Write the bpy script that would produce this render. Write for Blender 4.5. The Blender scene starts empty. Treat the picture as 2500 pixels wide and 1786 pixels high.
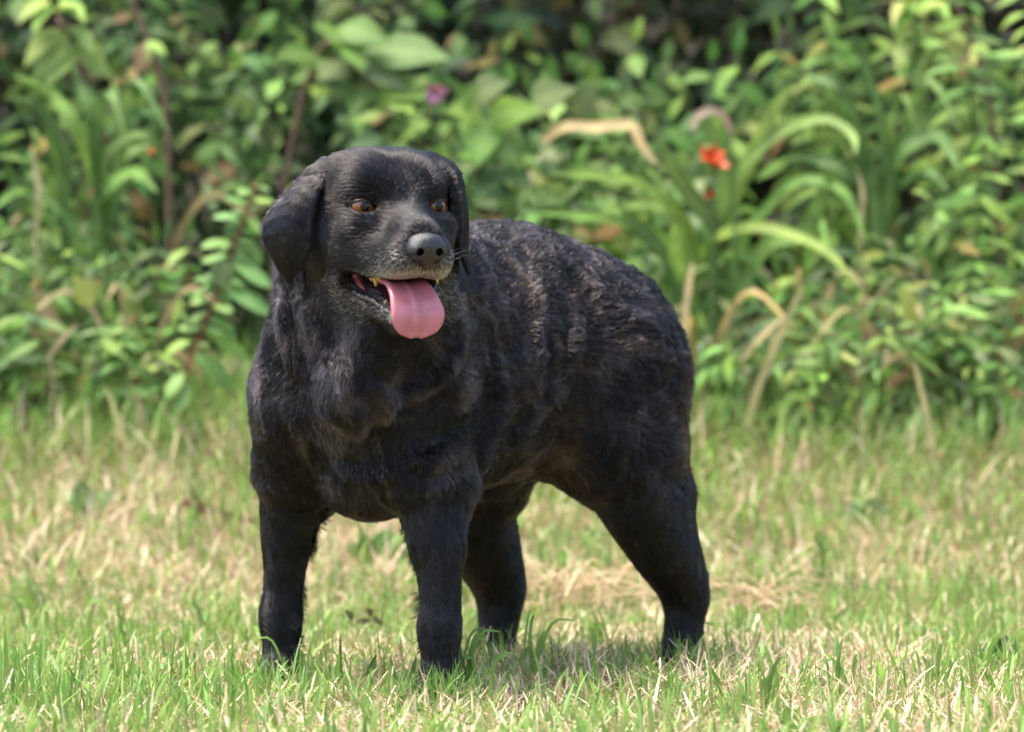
import bpy, math, random, os
import numpy as np
from mathutils import Vector, Matrix

# ------------------------------------------------------------------ camera
scene = bpy.context.scene
COL = scene.collection
RNG = np.random.default_rng(7)
random.seed(7)

W_PX, H_PX = 2500.0, 1786.0          # the photograph's pixels
F_PX = 10710.0
CAM_Y, CAM_Z = -6.0, 0.66
PITCH = math.atan((893.0 - 512.0) / F_PX)
cam_data = bpy.data.cameras.new('camera')
cam = bpy.data.objects.new('camera', cam_data)
COL.objects.link(cam)
cam.location = (0.0, CAM_Y, CAM_Z)
cam.rotation_euler = (math.pi / 2 - PITCH, 0.0, 0.0)
cam_data.sensor_width = 36.0
cam_data.lens = F_PX / W_PX * 36.0
cam_data.clip_start = 0.1
cam_data.clip_end = 500.0
cam_data.dof.use_dof = True
cam_data.dof.focus_distance = 5.93
cam_data.dof.aperture_fstop = 3.4
cam_data.dof.aperture_blades = 9
scene.camera = cam

# ------------------------------------------------------------------ light
SUN_ELEV, SUN_AZ = 72.0, 268.0       # azimuth: degrees clockwise from +Y (away from the camera)
world = bpy.data.worlds.new('World')
scene.world = world
world.use_nodes = True
wn = world.node_tree
wn.nodes.clear()
sky = wn.nodes.new('ShaderNodeTexSky')
sky.sky_type = 'NISHITA'
sky.sun_disc = False
sky.sun_elevation = math.radians(SUN_ELEV)
sky.sun_rotation = math.radians(SUN_AZ)
sky.air_density = 1.0
sky.dust_density = 4.0
sky.ozone_density = 1.0
bg = wn.nodes.new('ShaderNodeBackground')
bg.inputs['Strength'].default_value = 0.13
wo = wn.nodes.new('ShaderNodeOutputWorld')
wn.links.new(sky.outputs[0], bg.inputs['Color'])
wn.links.new(bg.outputs[0], wo.inputs['Surface'])

sun_data = bpy.data.lights.new('sun', 'SUN')
sun_data.energy = 2.2
sun_data.angle = math.radians(26.0)
sun_data.color = (1.0, 0.94, 0.84)
sun = bpy.data.objects.new('sun', sun_data)
COL.objects.link(sun)
_el, _az = math.radians(SUN_ELEV), math.radians(SUN_AZ)
_to_sun = Vector((math.sin(_az) * math.cos(_el), math.cos(_az) * math.cos(_el), math.sin(_el)))
sun.rotation_euler = _to_sun.to_track_quat('Z', 'Y').to_euler()
sun.location = (0, 0, 8)

scene.view_settings.view_transform = 'Standard'
scene.view_settings.look = 'None'
scene.view_settings.exposure = 1.95
scene.view_settings.gamma = 1.0
scene.view_settings.use_curve_mapping = False
scene.render.engine = 'CYCLES'
scene.cycles.use_denoising = True
scene.cycles.max_bounces = 8
scene.cycles.diffuse_bounces = 3
scene.cycles.glossy_bounces = 3
scene.cycles.transmission_bounces = 5
scene.cycles.transparent_max_bounces = 8
scene.cycles.sample_clamp_indirect = 6.0

# ------------------------------------------------------------------ helpers
_cp, _sp = math.cos(PITCH), math.sin(PITCH)


def P(u, v, D):
    """Photograph pixel (u, v) on the vertical plane D metres ahead of the camera."""
    x, y = (u - W_PX / 2) / F_PX, -(v - H_PX / 2) / F_PX
    dx, dy, dz = x, _cp + y * _sp, y * _cp - _sp
    s = D / dy
    return Vector((dx * s, CAM_Y + D, CAM_Z + dz * s))


def pts_project(p):
    """World points to photograph pixels."""
    p = np.asarray(p, float).reshape(-1, 3) - np.array([0, CAM_Y, CAM_Z])
    zc = p[:, 1] * _cp - p[:, 2] * _sp
    yc = p[:, 1] * _sp + p[:, 2] * _cp
    return np.stack([W_PX / 2 + p[:, 0] / zc * F_PX, H_PX / 2 - yc / zc * F_PX], 1)


def ground_z(x, y):
    """Height of the lawn: level round the dog, rising gently to the hedge."""
    t = np.clip((np.asarray(y, float) - 0.9) / 2.0, 0, 1)
    s = t * t * (3 - 2 * t)
    bump = 0.008 * np.sin(3.1 * np.asarray(x) + 0.7) * np.sin(2.3 * np.asarray(y) + 1.1)
    return -0.018 + 0.31 * s + bump * np.clip(np.asarray(y, float) - 0.6, 0, 1)


def _hash(ix, iy, iz, seed):
    h = (ix.astype(np.uint64) * np.uint64(374761393) + iy.astype(np.uint64) * np.uint64(668265263)
         + iz.astype(np.uint64) * np.uint64(2147483647) + np.uint64(seed * 7919 + 13)) & np.uint64(0xffffffff)
    h = ((h ^ (h >> np.uint64(13))) * np.uint64(1274126177)) & np.uint64(0xffffffff)
    h = ((h ^ (h >> np.uint64(16))) * np.uint64(2246822519)) & np.uint64(0xffffffff)
    return ((h ^ (h >> np.uint64(15))) & np.uint64(0xffffff)).astype(np.float64) / 16777215.0


def vnoise(p, scale, seed=0):
    """Value noise in -1..1 at points p (n,3)."""
    q = np.asarray(p, float) / scale + 1000.0
    i = np.floor(q).astype(np.int64)
    f = q - i
    f = f * f * (3 - 2 * f)
    out = 0
    for dx in (0, 1):
        for dy in (0, 1):
            for dz in (0, 1):
                w = (f[:, 0] if dx else 1 - f[:, 0]) * (f[:, 1] if dy else 1 - f[:, 1]) * (f[:, 2] if dz else 1 - f[:, 2])
                out = out + w * _hash(i[:, 0] + dx, i[:, 1] + dy, i[:, 2] + dz, seed)
    return out * 2 - 1


def mesh_np(name, verts, faces_list, mats=(), smooth=True):
    """Mesh from numpy verts and a list of (n,k) face index arrays."""
    me = bpy.data.meshes.new(name)
    verts = np.asarray(verts, np.float32)
    me.vertices.add(len(verts))
    me.vertices.foreach_set('co', verts.ravel())
    nl = sum(f.size for f in faces_list)
    nf = sum(len(f) for f in faces_list)
    me.loops.add(nl)
    me.polygons.add(nf)
    me.loops.foreach_set('vertex_index', np.concatenate([f.ravel() for f in faces_list]).astype(np.int32))
    tot = np.concatenate([np.full(len(f), f.shape[1]) for f in faces_list]).astype(np.int32)
    st = np.concatenate([[0], np.cumsum(tot)[:-1]]).astype(np.int32)
    me.polygons.foreach_set('loop_start', st)
    me.polygons.foreach_set('loop_total', tot)
    me.polygons.foreach_set('use_smooth', np.full(nf, smooth))
    me.update(calc_edges=True)
    me.validate()
    for m in mats:
        me.materials.append(m)
    return me


def vcol(me, name, arr):
    a = me.attributes.new(name, 'FLOAT_COLOR', 'POINT')
    arr = np.asarray(arr, np.float32)
    if arr.shape[1] == 3:
        arr = np.concatenate([arr, np.ones((len(arr), 1), np.float32)], 1)
    a.data.foreach_set('color', arr.ravel())


def link(name, data, parent=None, loc=None, rot=None, scale=None):
    o = bpy.data.objects.new(name, data)
    COL.objects.link(o)
    if parent is not None:
        o.parent = parent
    if loc is not None:
        o.location = loc
    if rot is not None:
        o.rotation_euler = rot
    if scale is not None:
        o.scale = scale if hasattr(scale, '__len__') else (scale, scale, scale)
    return o


def tag(o, label=None, cat=None, group=None, kind=None):
    for k, v in (('label', label), ('category', cat), ('group', group), ('kind', kind)):
        if v:
            o[k] = v
    return o


def tube(path, radii, sides=7, closed=True):
    """Tapered tube along a path: verts, faces list (quads, cap tris)."""
    path = np.asarray(path, float)
    n = len(path)
    radii = np.broadcast_to(np.asarray(radii, float), (n,))
    t = np.gradient(path, axis=0)
    t /= np.linalg.norm(t, axis=1, keepdims=True) + 1e-12
    ref = np.array([0.31, 0.17, 0.93]) if abs(t[0, 2]) < 0.9 else np.array([0.95, 0.2, 0.1])
    a = np.cross(t, ref)
    a /= np.linalg.norm(a, axis=1, keepdims=True) + 1e-12
    b = np.cross(t, a)
    ang = np.linspace(0, 2 * np.pi, sides, endpoint=False)
    v = path[:, None, :] + radii[:, None, None] * (np.cos(ang)[None, :, None] * a[:, None, :] + np.sin(ang)[None, :, None] * b[:, None, :])
    v = v.reshape(-1, 3)
    i = np.arange(n - 1)[:, None] * sides
    j = np.arange(sides)[None, :]
    k = (j + 1) % sides
    q = np.stack([i + j, i + k, i + sides + k, i + sides + j], -1).reshape(-1, 4)
    v = np.concatenate([v, path[:1], path[-1:]])
    c0, c1 = n * sides, n * sides + 1
    jj = np.arange(sides)
    tr = np.concatenate([np.stack([np.full(sides, c0), (jj + 1) % sides, jj], 1),
                         np.stack([np.full(sides, c1), (n - 1) * sides + jj, (n - 1) * sides + (jj + 1) % sides], 1)])
    return v, [q, tr]


def spline(ctrl, n):
    """Catmull-Rom through control points (any dimension)."""
    c = np.asarray(ctrl, float)
    c = np.concatenate([2 * c[:1] - c[1:2], c, 2 * c[-1:] - c[-2:-1]])
    m = len(c) - 3
    t = np.linspace(0, m - 1e-9, n)
    i = t.astype(int)
    f = (t - i)[:, None]
    p0, p1, p2, p3 = c[i], c[i + 1], c[i + 2], c[i + 3]
    return 0.5 * (2 * p1 + (p2 - p0) * f + (2 * p0 - 5 * p1 + 4 * p2 - p3) * f ** 2 + (3 * p1 - p0 - 3 * p2 + p3) * f ** 3)


# ------------------------------------------------------------------ materials
def mat_nodes(name):
    m = bpy.data.materials.new(name)
    m.use_nodes = True
    nt = m.node_tree
    nt.nodes.clear()
    out = nt.nodes.new('ShaderNodeOutputMaterial')
    return m, nt, out


def N(nt, kind, **kw):
    n = nt.nodes.new(kind)
    for k, v in kw.items():
        if k in n.inputs:
            n.inputs[k].default_value = v
        else:
            setattr(n, k, v)
    return n


def mat_simple(name, color, rough=0.6, spec=0.4, noise=0.0, noise_scale=60.0, bump=0.0, coat=0.0, sss=0.0):
    m, nt, out = mat_nodes(name)
    b = N(nt, 'ShaderNodeBsdfPrincipled', Roughness=rough)
    b.inputs['Specular IOR Level'].default_value = spec
    b.inputs['Coat Weight'].default_value = coat
    b.inputs['Coat Roughness'].default_value = 0.12
    b.inputs['Base Color'].default_value = (*color, 1)
    if sss:
        b.inputs['Subsurface Weight'].default_value = sss
        b.inputs['Subsurface Radius'].default_value = (0.006, 0.002, 0.0015)
        b.inputs['Subsurface Scale'].default_value = 1.0
    tc = N(nt, 'ShaderNodeTexCoord')
    if noise or bump:
        nz = N(nt, 'ShaderNodeTexNoise', Scale=noise_scale, Detail=4.0)
        nt.links.new(tc.outputs['Object'], nz.inputs['Vector'])
        if noise:
            mx = N(nt, 'ShaderNodeMixRGB', blend_type='MULTIPLY')
            mx.inputs['Color1'].default_value = (*color, 1)
            cr = N(nt, 'ShaderNodeValToRGB')
            cr.color_ramp.elements[0].position = 0.3
            cr.color_ramp.elements[0].color = (1 - noise, 1 - noise, 1 - noise, 1)
            cr.color_ramp.elements[1].position = 0.7
            nt.links.new(nz.outputs['Fac'], cr.inputs['Fac'])
            mx.inputs['Fac'].default_value = 1.0
            nt.links.new(cr.outputs['Color'], mx.inputs['Color2'])
            nt.links.new(mx.outputs[0], b.inputs['Base Color'])
        if bump:
            bp = N(nt, 'ShaderNodeBump', Strength=bump, Distance=0.002)
            nt.links.new(nz.outputs['Fac'], bp.inputs['Height'])
            nt.links.new(bp.outputs[0], b.inputs['Normal'])
    nt.links.new(b.outputs[0], out.inputs['Surface'])
    return m


# ------------------------------------------------------------------ the dog
THETA = math.radians(40.0)
DOG_O = np.array([-0.208, 0.095, 0.0])
DF = np.array([-math.sin(THETA), -math.cos(THETA), 0.0])     # the dog's forward, left, up in the world
DL = np.array([math.cos(THETA), -math.sin(THETA), 0.0])
DU = np.array([0.0, 0.0, 1.0])
DOG_R = np.stack([DF, DL, DU])                                # rows: world -> dog coordinates


def w2d(p):
    return (np.asarray(p, float) - DOG_O) @ DOG_R.T


def d2w(p):
    return np.asarray(p, float) @ DOG_R + DOG_O


HEAD_D = 5.86
HEAD_YAW = math.radians(20.5)
HEAD_PITCH = math.radians(0.0)
E_W = np.array(P(979, 503, HEAD_D))                            # midpoint between the eyes
_hf = np.array([math.sin(HEAD_YAW), -math.cos(HEAD_YAW), 0.0])
_hl = np.array([math.cos(HEAD_YAW), math.sin(HEAD_YAW), 0.0])
HEAD_RW = np.stack([_hf, _hl, DU])                             # rows: head axes in the world
HEAD_RD = HEAD_RW @ DOG_R.T                                    # rows: head axes in dog coordinates
E_D = w2d(E_W)


def h2d(p):
    return np.asarray(p, float) @ HEAD_RD + E_D


def d2h(p):
    return (np.asarray(p, float) - E_D) @ HEAD_RD.T


def hp(u, v, d=0.0):
    """Pixel to head coordinates, d metres nearer the camera than the eyes' plane."""
    return d2h(w2d(np.array(P(u, v, HEAD_D - d))))


def dp(u, v, D):
    return w2d(np.array(P(u, v, D)))


class Field:
    """A signed distance field sampled on a grid, built by smooth unions and cuts."""

    def __init__(self, lo, hi, h):
        self.lo, self.h = np.asarray(lo, float), h
        self.n = np.ceil((np.asarray(hi, float) - self.lo) / h).astype(int) + 1
        self.d = np.full(self.n, 0.06, np.float32)

    def region(self, lo, hi, m):
        a = np.clip(np.floor((lo - m - self.lo) / self.h).astype(int), 0, self.n)
        b = np.clip(np.ceil((hi + m - self.lo) / self.h).astype(int) + 1, 0, self.n)
        sl = tuple(slice(x, y) for x, y in zip(a, b))
        ax = [(self.lo[k] + self.h * np.arange(a[k], b[k])).astype(np.float32) for k in range(3)]
        g = np.meshgrid(*ax, indexing='ij')
        return sl, np.stack(g, -1)

    def put(self, sl, di, k, cut=False):
        d = self.d[sl]
        if cut:
            di = -di
            h = np.maximum(k - np.abs(d - di), 0) / k
            self.d[sl] = np.maximum(d, di) + h * h * k / 4
        else:
            h = np.maximum(k - np.abs(d - di), 0) / k
            self.d[sl] = np.minimum(d, di) - h * h * k / 4

    def cone(self, a, b, r1, r2, k=0.03, cut=False):
        a, b = np.asarray(a, float), np.asarray(b, float)
        r = max(r1, r2)
        sl, g = self.region(np.minimum(a, b) - r, np.maximum(a, b) + r, k + 0.01)
        if g.size == 0:
            return
        ba = (b - a).astype(np.float32)
        pa = g - a.astype(np.float32)
        t = np.clip(pa @ ba / float(ba @ ba), 0, 1)
        q = pa - t[..., None] * ba
        self.put(sl, np.sqrt((q * q).sum(-1)) - (r1 + (r2 - r1) * t), k, cut)

    def chain(self, pts, rs, k=0.03):
        pr = spline(np.concatenate([np.asarray(pts, float), np.asarray(rs, float)[:, None]], 1), 6 * len(pts))
        for i in range(len(pr) - 1):
            self.cone(pr[i, :3], pr[i + 1, :3], pr[i, 3], pr[i + 1, 3], k if i == 0 else 0.006)

    def ell(self, c, r, k=0.03, R=None, cut=False):
        """R: rows are the ellipsoid's axes."""
        c, r = np.asarray(c, float), np.asarray(r, float)
        R = np.eye(3) if R is None else R
        ext = np.sqrt(((R * r[:, None]) ** 2).sum(0))
        sl, g = self.region(c - ext, c + ext, k + 0.01)
        if g.size == 0:
            return
        p = (g - c.astype(np.float32)) @ R.T.astype(np.float32)
        k0 = np.sqrt(((p / r.astype(np.float32)) ** 2).sum(-1))
        k1 = np.sqrt(((p / (r * r).astype(np.float32)) ** 2).sum(-1)) + 1e-6
        self.put(sl, k0 * (k0 - 1) / k1, k, cut)

    def sheet(self, grid, thick, k=0.01, nu=13, nv=9):
        """A flap: a grid of control points (rows, cols, 3), with its half thickness (scalar or per point)."""
        grid = np.asarray(grid, float)
        nr, nc = grid.shape[:2]
        rows = np.stack([spline(grid[:, j], nu) for j in range(nc)], 1)
        fine = np.stack([spline(rows[i], nv) for i in range(len(rows))], 0)
        th = np.broadcast_to(thick, (nr, nc)).astype(float)[..., None]
        tr = np.stack([spline(th[:, j], nu) for j in range(nc)], 1)
        tf = np.stack([spline(tr[i], nv) for i in range(len(tr))], 0)[..., 0]
        lo, hi = fine.reshape(-1, 3).min(0), fine.reshape(-1, 3).max(0)
        sl, g = self.region(lo, hi, tf.max() + k + 0.006)
        best = np.full(g.shape[:3], 0.06, np.float32)
        base = g[0, 0, 0]
        a_, b_ = fine.shape[:2]
        for i in range(a_ - 1):
            for j in range(b_ - 1):
                for tri in (((i, j), (i + 1, j), (i, j + 1)), ((i + 1, j + 1), (i, j + 1), (i + 1, j))):
                    A, B, C = (fine[t].astype(np.float32) for t in tri)
                    ta, tb, tc = (tf[t] for t in tri)
                    m = max(ta, tb, tc) + k + 0.004
                    l = np.clip(np.floor((np.minimum(np.minimum(A, B), C) - m - base) / self.h).astype(int), 0, None)
                    u = np.ceil((np.maximum(np.maximum(A, B), C) + m - base) / self.h).astype(int) + 1
                    s = tuple(slice(x, y) for x, y in zip(l, u))
                    p = g[s]
                    if p.size == 0:
                        continue
                    ab, ac, ap = B - A, C - A, p - A
                    d00, d01, d11 = ab @ ab, ab @ ac, ac @ ac
                    d20, d21 = ap @ ab, ap @ ac
                    den = d00 * d11 - d01 * d01
                    if abs(den) < 1e-14:
                        continue
                    v = (d11 * d20 - d01 * d21) / den
                    w = (d00 * d21 - d01 * d20) / den
                    v, w = np.clip(v, 0, 1), np.clip(w, 0, 1)
                    sm = np.maximum(v + w, 1)
                    v, w = v / sm, w / sm
                    q = ap - v[..., None] * ab - w[..., None] * ac
                    dd = np.sqrt((q * q).sum(-1)) - (ta + (tb - ta) * v + (tc - ta) * w)
                    best[s] = np.minimum(best[s], dd)
        self.put(sl, best, k)

    def hit(self, u, v):
        """First surface point on the sight line through a photograph pixel (dog coordinates)."""
        for D in np.arange(5.5, 7.0, 0.002):
            p = dp(u, v, D)
            i = np.round((p - self.lo) / self.h).astype(int)
            if (i >= 0).all() and (i < self.n).all() and self.d[tuple(i)] < 0:
                return p
        return None

    def ridge(self, pix, r, k=0.018, sink=0.42):
        """A fold of loose skin along a path on the surface."""
        pts = [self.hit(*p) for p in spline(pix, 3 * len(pix))]
        pts = [p for p in pts if p is not None]
        rs = np.interp(np.linspace(0, 1, len(pts)), [0, 0.3, 0.7, 1], [r * 0.5, r, r, r * 0.5])
        for i in range(len(pts) - 1):
            self.cone(pts[i], pts[i + 1], rs[i] * sink, rs[i + 1] * sink, k)

    def mesh(self):
        import openvdb
        g = openvdb.FloatGrid(0.06)
        g.copyFromArray(np.ascontiguousarray(self.d))
        pts, quads = g.convertToQuads(0.0)
        # drop stray specks: keep the largest connected piece
        v = np.asarray(pts, float) * self.h + self.lo
        q = np.asarray(quads, np.int64)[:, ::-1]
        lab = np.arange(len(v))
        while True:
            m = lab[q].min(1)
            new = lab.copy()
            for c in range(4):
                np.minimum.at(new, q[:, c], m)
            new = new[new]
            if (new == lab).all():
                break
            lab = new
        big = np.bincount(lab).argmax()
        keep = lab == big
        idx = np.cumsum(keep) - 1
        q = idx[q[keep[q[:, 0]]]]
        v = v[keep]
        a, b, c, e = (v[q[:, k]] for k in range(4))
        vol = (np.cross(c - a, e - b) * (a + b + c + e)).sum()
        return v, (q if vol > 0 else q[:, ::-1].copy())


def vertex_normals(v, q):
    n = np.zeros_like(v)
    fn = np.cross(v[q[:, 2]] - v[q[:, 0]], v[q[:, 3]] - v[q[:, 1]])
    for c in range(4):
        np.add.at(n, q[:, c], fn)
    return n / (np.linalg.norm(n, axis=1, keepdims=True) + 1e-12)


HR = HEAD_RD


def rot_head(yaw=0.0, pitch=0.0, roll=0.0):
    """Axes (rows) of a shape turned inside the head frame, in dog coordinates."""
    e = Matrix.Rotation(math.radians(yaw), 3, 'Z') @ Matrix.Rotation(math.radians(-pitch), 3, 'Y') @ Matrix.Rotation(math.radians(roll), 3, 'X')
    return np.array(e).T @ HR


def body_field():
    F = Field((-0.76, -0.30, -0.032), (0.30, 0.36, 0.775), 0.0025)
    # trunk
    F.ell((-0.14, 0, 0.435), (0.225, 0.155, 0.18))
    F.ell((-0.31, 0, 0.447), (0.20, 0.160, 0.172), 0.05)
    F.ell((-0.395, 0, 0.468), (0.130, 0.145, 0.130), 0.06)
    F.cone((-0.03, 0, 0.54), (-0.30, 0, 0.537), 0.085, 0.085, 0.06)
    F.cone((-0.30, 0, 0.53), (-0.43, 0, 0.492), 0.085, 0.085, 0.05)
    F.ell((0.005, 0.01, 0.42), (0.090, 0.110, 0.140), 0.05)
    F.ell((-0.005, 0.015, 0.292), (0.075, 0.070, 0.062), 0.05)
    # tail, hanging behind the rump
    F.chain([(-0.53, -0.02, 0.53), (-0.60, -0.05, 0.47), (-0.62, -0.08, 0.36), (-0.61, -0.09, 0.27)], [0.04, 0.032, 0.026, 0.012], 0.03)
    # fore legs
    for s, toe in ((1, 26.0), (-1, 30.0)):
        fx = 0.012 if s < 0 else 0.0
        F.cone((-0.06, s * 0.078, 0.53), (0.034 + fx, s * (0.068 + 0.008 * s), 0.39), 0.080, 0.070, 0.05)
        F.cone((0.034 + fx, s * (0.070 + 0.008 * s), 0.40), (0.018 + fx, s * (0.111 + 0.005 * s), 0.290), 0.070, 0.050, 0.035)
        F.ell((-0.045, s * (0.100 + 0.006 * s), 0.36), (0.065, 0.047, 0.12), 0.05)
        F.chain([(0.016 + fx, s * (0.112 + 0.006 * s), 0.31), (0.010 + fx * 0.8, s * (0.129 + 0.005 * s), 0.23), (0.004 + fx * 0.5, s * (0.141 + 0.003 * s), 0.165), (0.004 + fx * 0.2, s * 0.148, 0.095), (0.008, s * 0.149, 0.028)],
                [0.044, 0.0345, 0.0272, 0.0230, 0.0220], 0.03)
        F.ell((0.010, s * 0.148, 0.086), (0.0245, 0.0240, 0.030), 0.02)
        F.ell((-0.048, s * 0.124, 0.262), (0.026, 0.022, 0.030), 0.02)
        F.cone((-0.035, s * 0.130, 0.275), (-0.006, s * 0.141, 0.20), 0.031, 0.026, 0.03)
        ct, st = math.cos(math.radians(toe)), math.sin(math.radians(toe))
        RT = np.array([[ct, st, 0], [-st, ct, 0], [0, 0, 1.0]])
        o = np.array([0.008, s * 0.149, -0.018])
        F.ell(o + (0.018 * ct, 0.018 * st, 0.025), (0.040, 0.028, 0.025), 0.02, RT)
        for t in (-1.5, -0.5, 0.5, 1.5):
            F.cone(o + np.array([0.030, t * 0.0120, 0.026]) @ RT, o + np.array([0.054 - abs(t) * 0.007, t * 0.0140, 0.014]) @ RT, 0.0115, 0.0108, 0.005)
    # hind legs: hip, stifle, hock, foot
    for s, hx, hy, hk in ((1, -0.475, 0.150, 1.0), (-1, -0.428, 0.155, 1.18)):
        F.ell((hx + 0.062, s * 0.080, 0.44), (0.105, 0.085, 0.13), 0.06)
        F.cone((hx + 0.032, s * 0.090, 0.43), (hx + 0.072, s * (hy - 0.037), 0.315), 0.090, 0.066, 0.08)
        F.cone((hx + 0.006, s * 0.092, 0.40), (hx + 0.000, s * (hy - 0.025), 0.25), 0.075, 0.055, 0.07)
        bk = 0.022 if s > 0 else 0.010
        F.chain([(hx + 0.070, s * (hy - 0.030), 0.32), (hx + 0.034, s * (hy - 0.01), 0.24), (hx - 0.004, s * hy, 0.170), (hx - 0.028 - bk, s * hy, 0.115),
                 (hx - 0.042 - bk, s * hy, 0.080), (hx - 0.036 - bk, s * hy, 0.02)],
                [0.066, 0.056, 0.042 * hk, 0.0315 * hk, 0.0270 * hk, 0.0235], 0.05)
        F.cone((hx - 0.022, s * hy, 0.24), (hx - 0.052 - bk, s * hy, 0.100), 0.036, 0.020, 0.03)
        F.cone((hx - 0.046 - bk, s * hy, 0.098), (hx - 0.070 - bk, s * hy, 0.122), 0.020, 0.011, 0.012)
        F.cone((hx - 0.030, s * hy, 0.20), (hx - 0.066 - bk, s * hy, 0.125), 0.016, 0.010, 0.02)
        ct, st = math.cos(math.radians(22)), math.sin(math.radians(22))
        RT = np.array([[ct, st, 0], [-st, ct, 0], [0, 0, 1.0]])
        o = np.array([hx - 0.036 - bk, s * hy, -0.018])
        F.ell(o + (0.022, 0.008, 0.024), (0.042, 0.028, 0.024), 0.02, RT)
        for t in (-1.5, -0.5, 0.5, 1.5):
            F.cone(o + np.array([0.032, t * 0.0120, 0.024]) @ RT, o + np.array([0.057 - abs(t) * 0.007, t * 0.0138, 0.014]) @ RT, 0.0112, 0.0105, 0.005)
    # neck
    F.cone((-0.05, 0.0, 0.50), h2d((-0.10, 0, -0.02)), 0.130, 0.092, 0.06)
    F.cone((0.012, 0.015, 0.43), h2d((-0.075, 0, -0.09)), 0.102, 0.080, 0.05)
    F.cone(dp(768, 900, 6.09), dp(785, 660, 6.02), 0.055, 0.058, 0.05)
    F.cone(dp(1050, 900, 6.00), dp(1025, 720, 5.95), 0.05, 0.046, 0.06)
    F.cone(dp(860, 960, 5.93), h2d((-0.03, 0.0, -0.135)), 0.045, 0.03, 0.04)
    # head
    F.ell(h2d((-0.078, 0, 0.012)), (0.088, 0.080, 0.062), 0.02, HR)
    for s in (-1, 1):
        F.ell(h2d((-0.075, s * 0.036, 0.022)), (0.075, 0.046, 0.050), 0.02, HR)
        F.ell(h2d((-0.070, s * 0.046, -0.045)), (0.060, 0.046, 0.062), 0.025, HR)
        F.ell(h2d((-0.028, s * 0.038, 0.026)), (0.030, 0.026, 0.020), 0.022, HR)
        F.ell(h2d((-0.015, s * 0.048, -0.026)), (0.035, 0.030, 0.022), 0.02, HR)
    F.ell(h2d((-0.015, 0, 0.0)), (0.04, 0.03, 0.035), 0.02, HR)
    # muzzle
    F.cone(h2d((-0.02, 0, -0.038)), h2d((0.066, 0, -0.056)), 0.045, 0.036, 0.02)
    F.cone(h2d((0.0, 0, -0.012)), h2d((0.084, 0, -0.040)), 0.025, 0.023, 0.015)
    for s in (-1, 1):
        F.ell(h2d((0.052, s * 0.025, -0.070)), (0.050, 0.026, 0.028), 0.014, rot_head(yaw=-s * 6, pitch=4))
        F.ell(h2d((0.0, s * 0.039, -0.070)), (0.065, 0.025, 0.030), 0.02, rot_head(yaw=-s * 16, pitch=-6))
        F.ell(h2d((-0.010, s * 0.040, -0.042)), (0.045, 0.025, 0.028), 0.025, rot_head(yaw=-s * 22))
    # lower jaw
    F.ell(h2d((-0.05, 0, -0.107)), (0.06, 0.056, 0.040), 0.025, rot_head(pitch=-12))
    for s in (-1, 1):
        F.cone(h2d((-0.06, s * 0.046, -0.108)), h2d((0.045, s * 0.016, -0.146)), 0.021, 0.016, 0.012)
    F.cone(h2d((-0.03, 0, -0.13)), h2d((0.050, -0.004, -0.149)), 0.024, 0.016, 0.015)
    # the open mouth
    F.ell(h2d((0.034, -0.006, -0.112)), (0.084, 0.058, 0.0155), 0.010, rot_head(pitch=-18), cut=True)
    F.ell(h2d((0.065, -0.004, -0.119)), (0.060, 0.062, 0.020), 0.010, rot_head(pitch=-22), cut=True)
    for s in (-1,):
        F.ell(h2d((-0.004, s * 0.050, -0.106)), (0.042, 0.028, 0.017), 0.008, rot_head(yaw=-s * 14, pitch=-26), cut=True)
    # eye openings
    for s in (-1, 1):
        F.ell(h2d((0.004, s * 0.0515, -0.001)), (0.019, 0.0180, 0.0100), 0.005, rot_head(yaw=s * 22, roll=s * 6), cut=True)
    # loose folds on the throat, chest and flank
    for path, r in (([(735, 720), (775, 800), (830, 880), (862, 960), (880, 1060)], 0.016),
                    ([(690, 740), (705, 830), (735, 900)], 0.012),
                    ([(1203, 870), (1208, 950), (1190, 1040), (1168, 1120)], 0.015),
                    ([(1120, 840), (1085, 900), (1010, 950), (930, 985)], 0.013),
                    ([(905, 940), (940, 975), (930, 1010)], 0.010),
                    ([(1010, 1130), (1080, 1110), (1130, 1060)], 0.010),
                    ([(830, 1130), (900, 1155), (960, 1150)], 0.010),
                    ([(1400, 780), (1380, 880), (1330, 980), (1230, 1080)], 0.009),
                    ([(1290, 700), (1310, 830), (1290, 930)], 0.008)):
        F.ridge(path, r)
    # ears
    for s in (-1, 1):
        F.cone(h2d((-0.080, s * 0.062, 0.048)), h2d((-0.092, s * 0.090, 0.044)), 0.018, 0.011, 0.015)
        if s > 0:
            F.cone(h2d((-0.085, s * 0.070, 0.030)), h2d((-0.085, s * 0.088, 0.010)), 0.018, 0.010, 0.02)

    def ear(front, mid, back, th):
        g = np.stack([[h2d(hp(*p)) for p in front], [h2d(hp(*p)) for p in mid], [h2d(hp(*p)) for p in back]], 1)
        F.sheet(g, th, 0.006)
    th = np.array([[0.006, 0.007, 0.005], [0.004, 0.0042, 0.0036], [0.0034, 0.0034, 0.0030], [0.0032, 0.0032, 0.0030], [0.0028, 0.0028, 0.0028]])
    ear([(815, 404, -0.060), (778, 455, -0.026), (758, 545, -0.016), (748, 625, -0.022), (712, 676, -0.040)],
        [(800, 398, -0.080), (748, 436, -0.050), (708, 520, -0.026), (700, 615, -0.030), (708, 680, -0.042)],
        [(792, 402, -0.110), (730, 448, -0.095), (648, 545, -0.070), (668, 620, -0.052), (705, 682, -0.044)], th)
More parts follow.
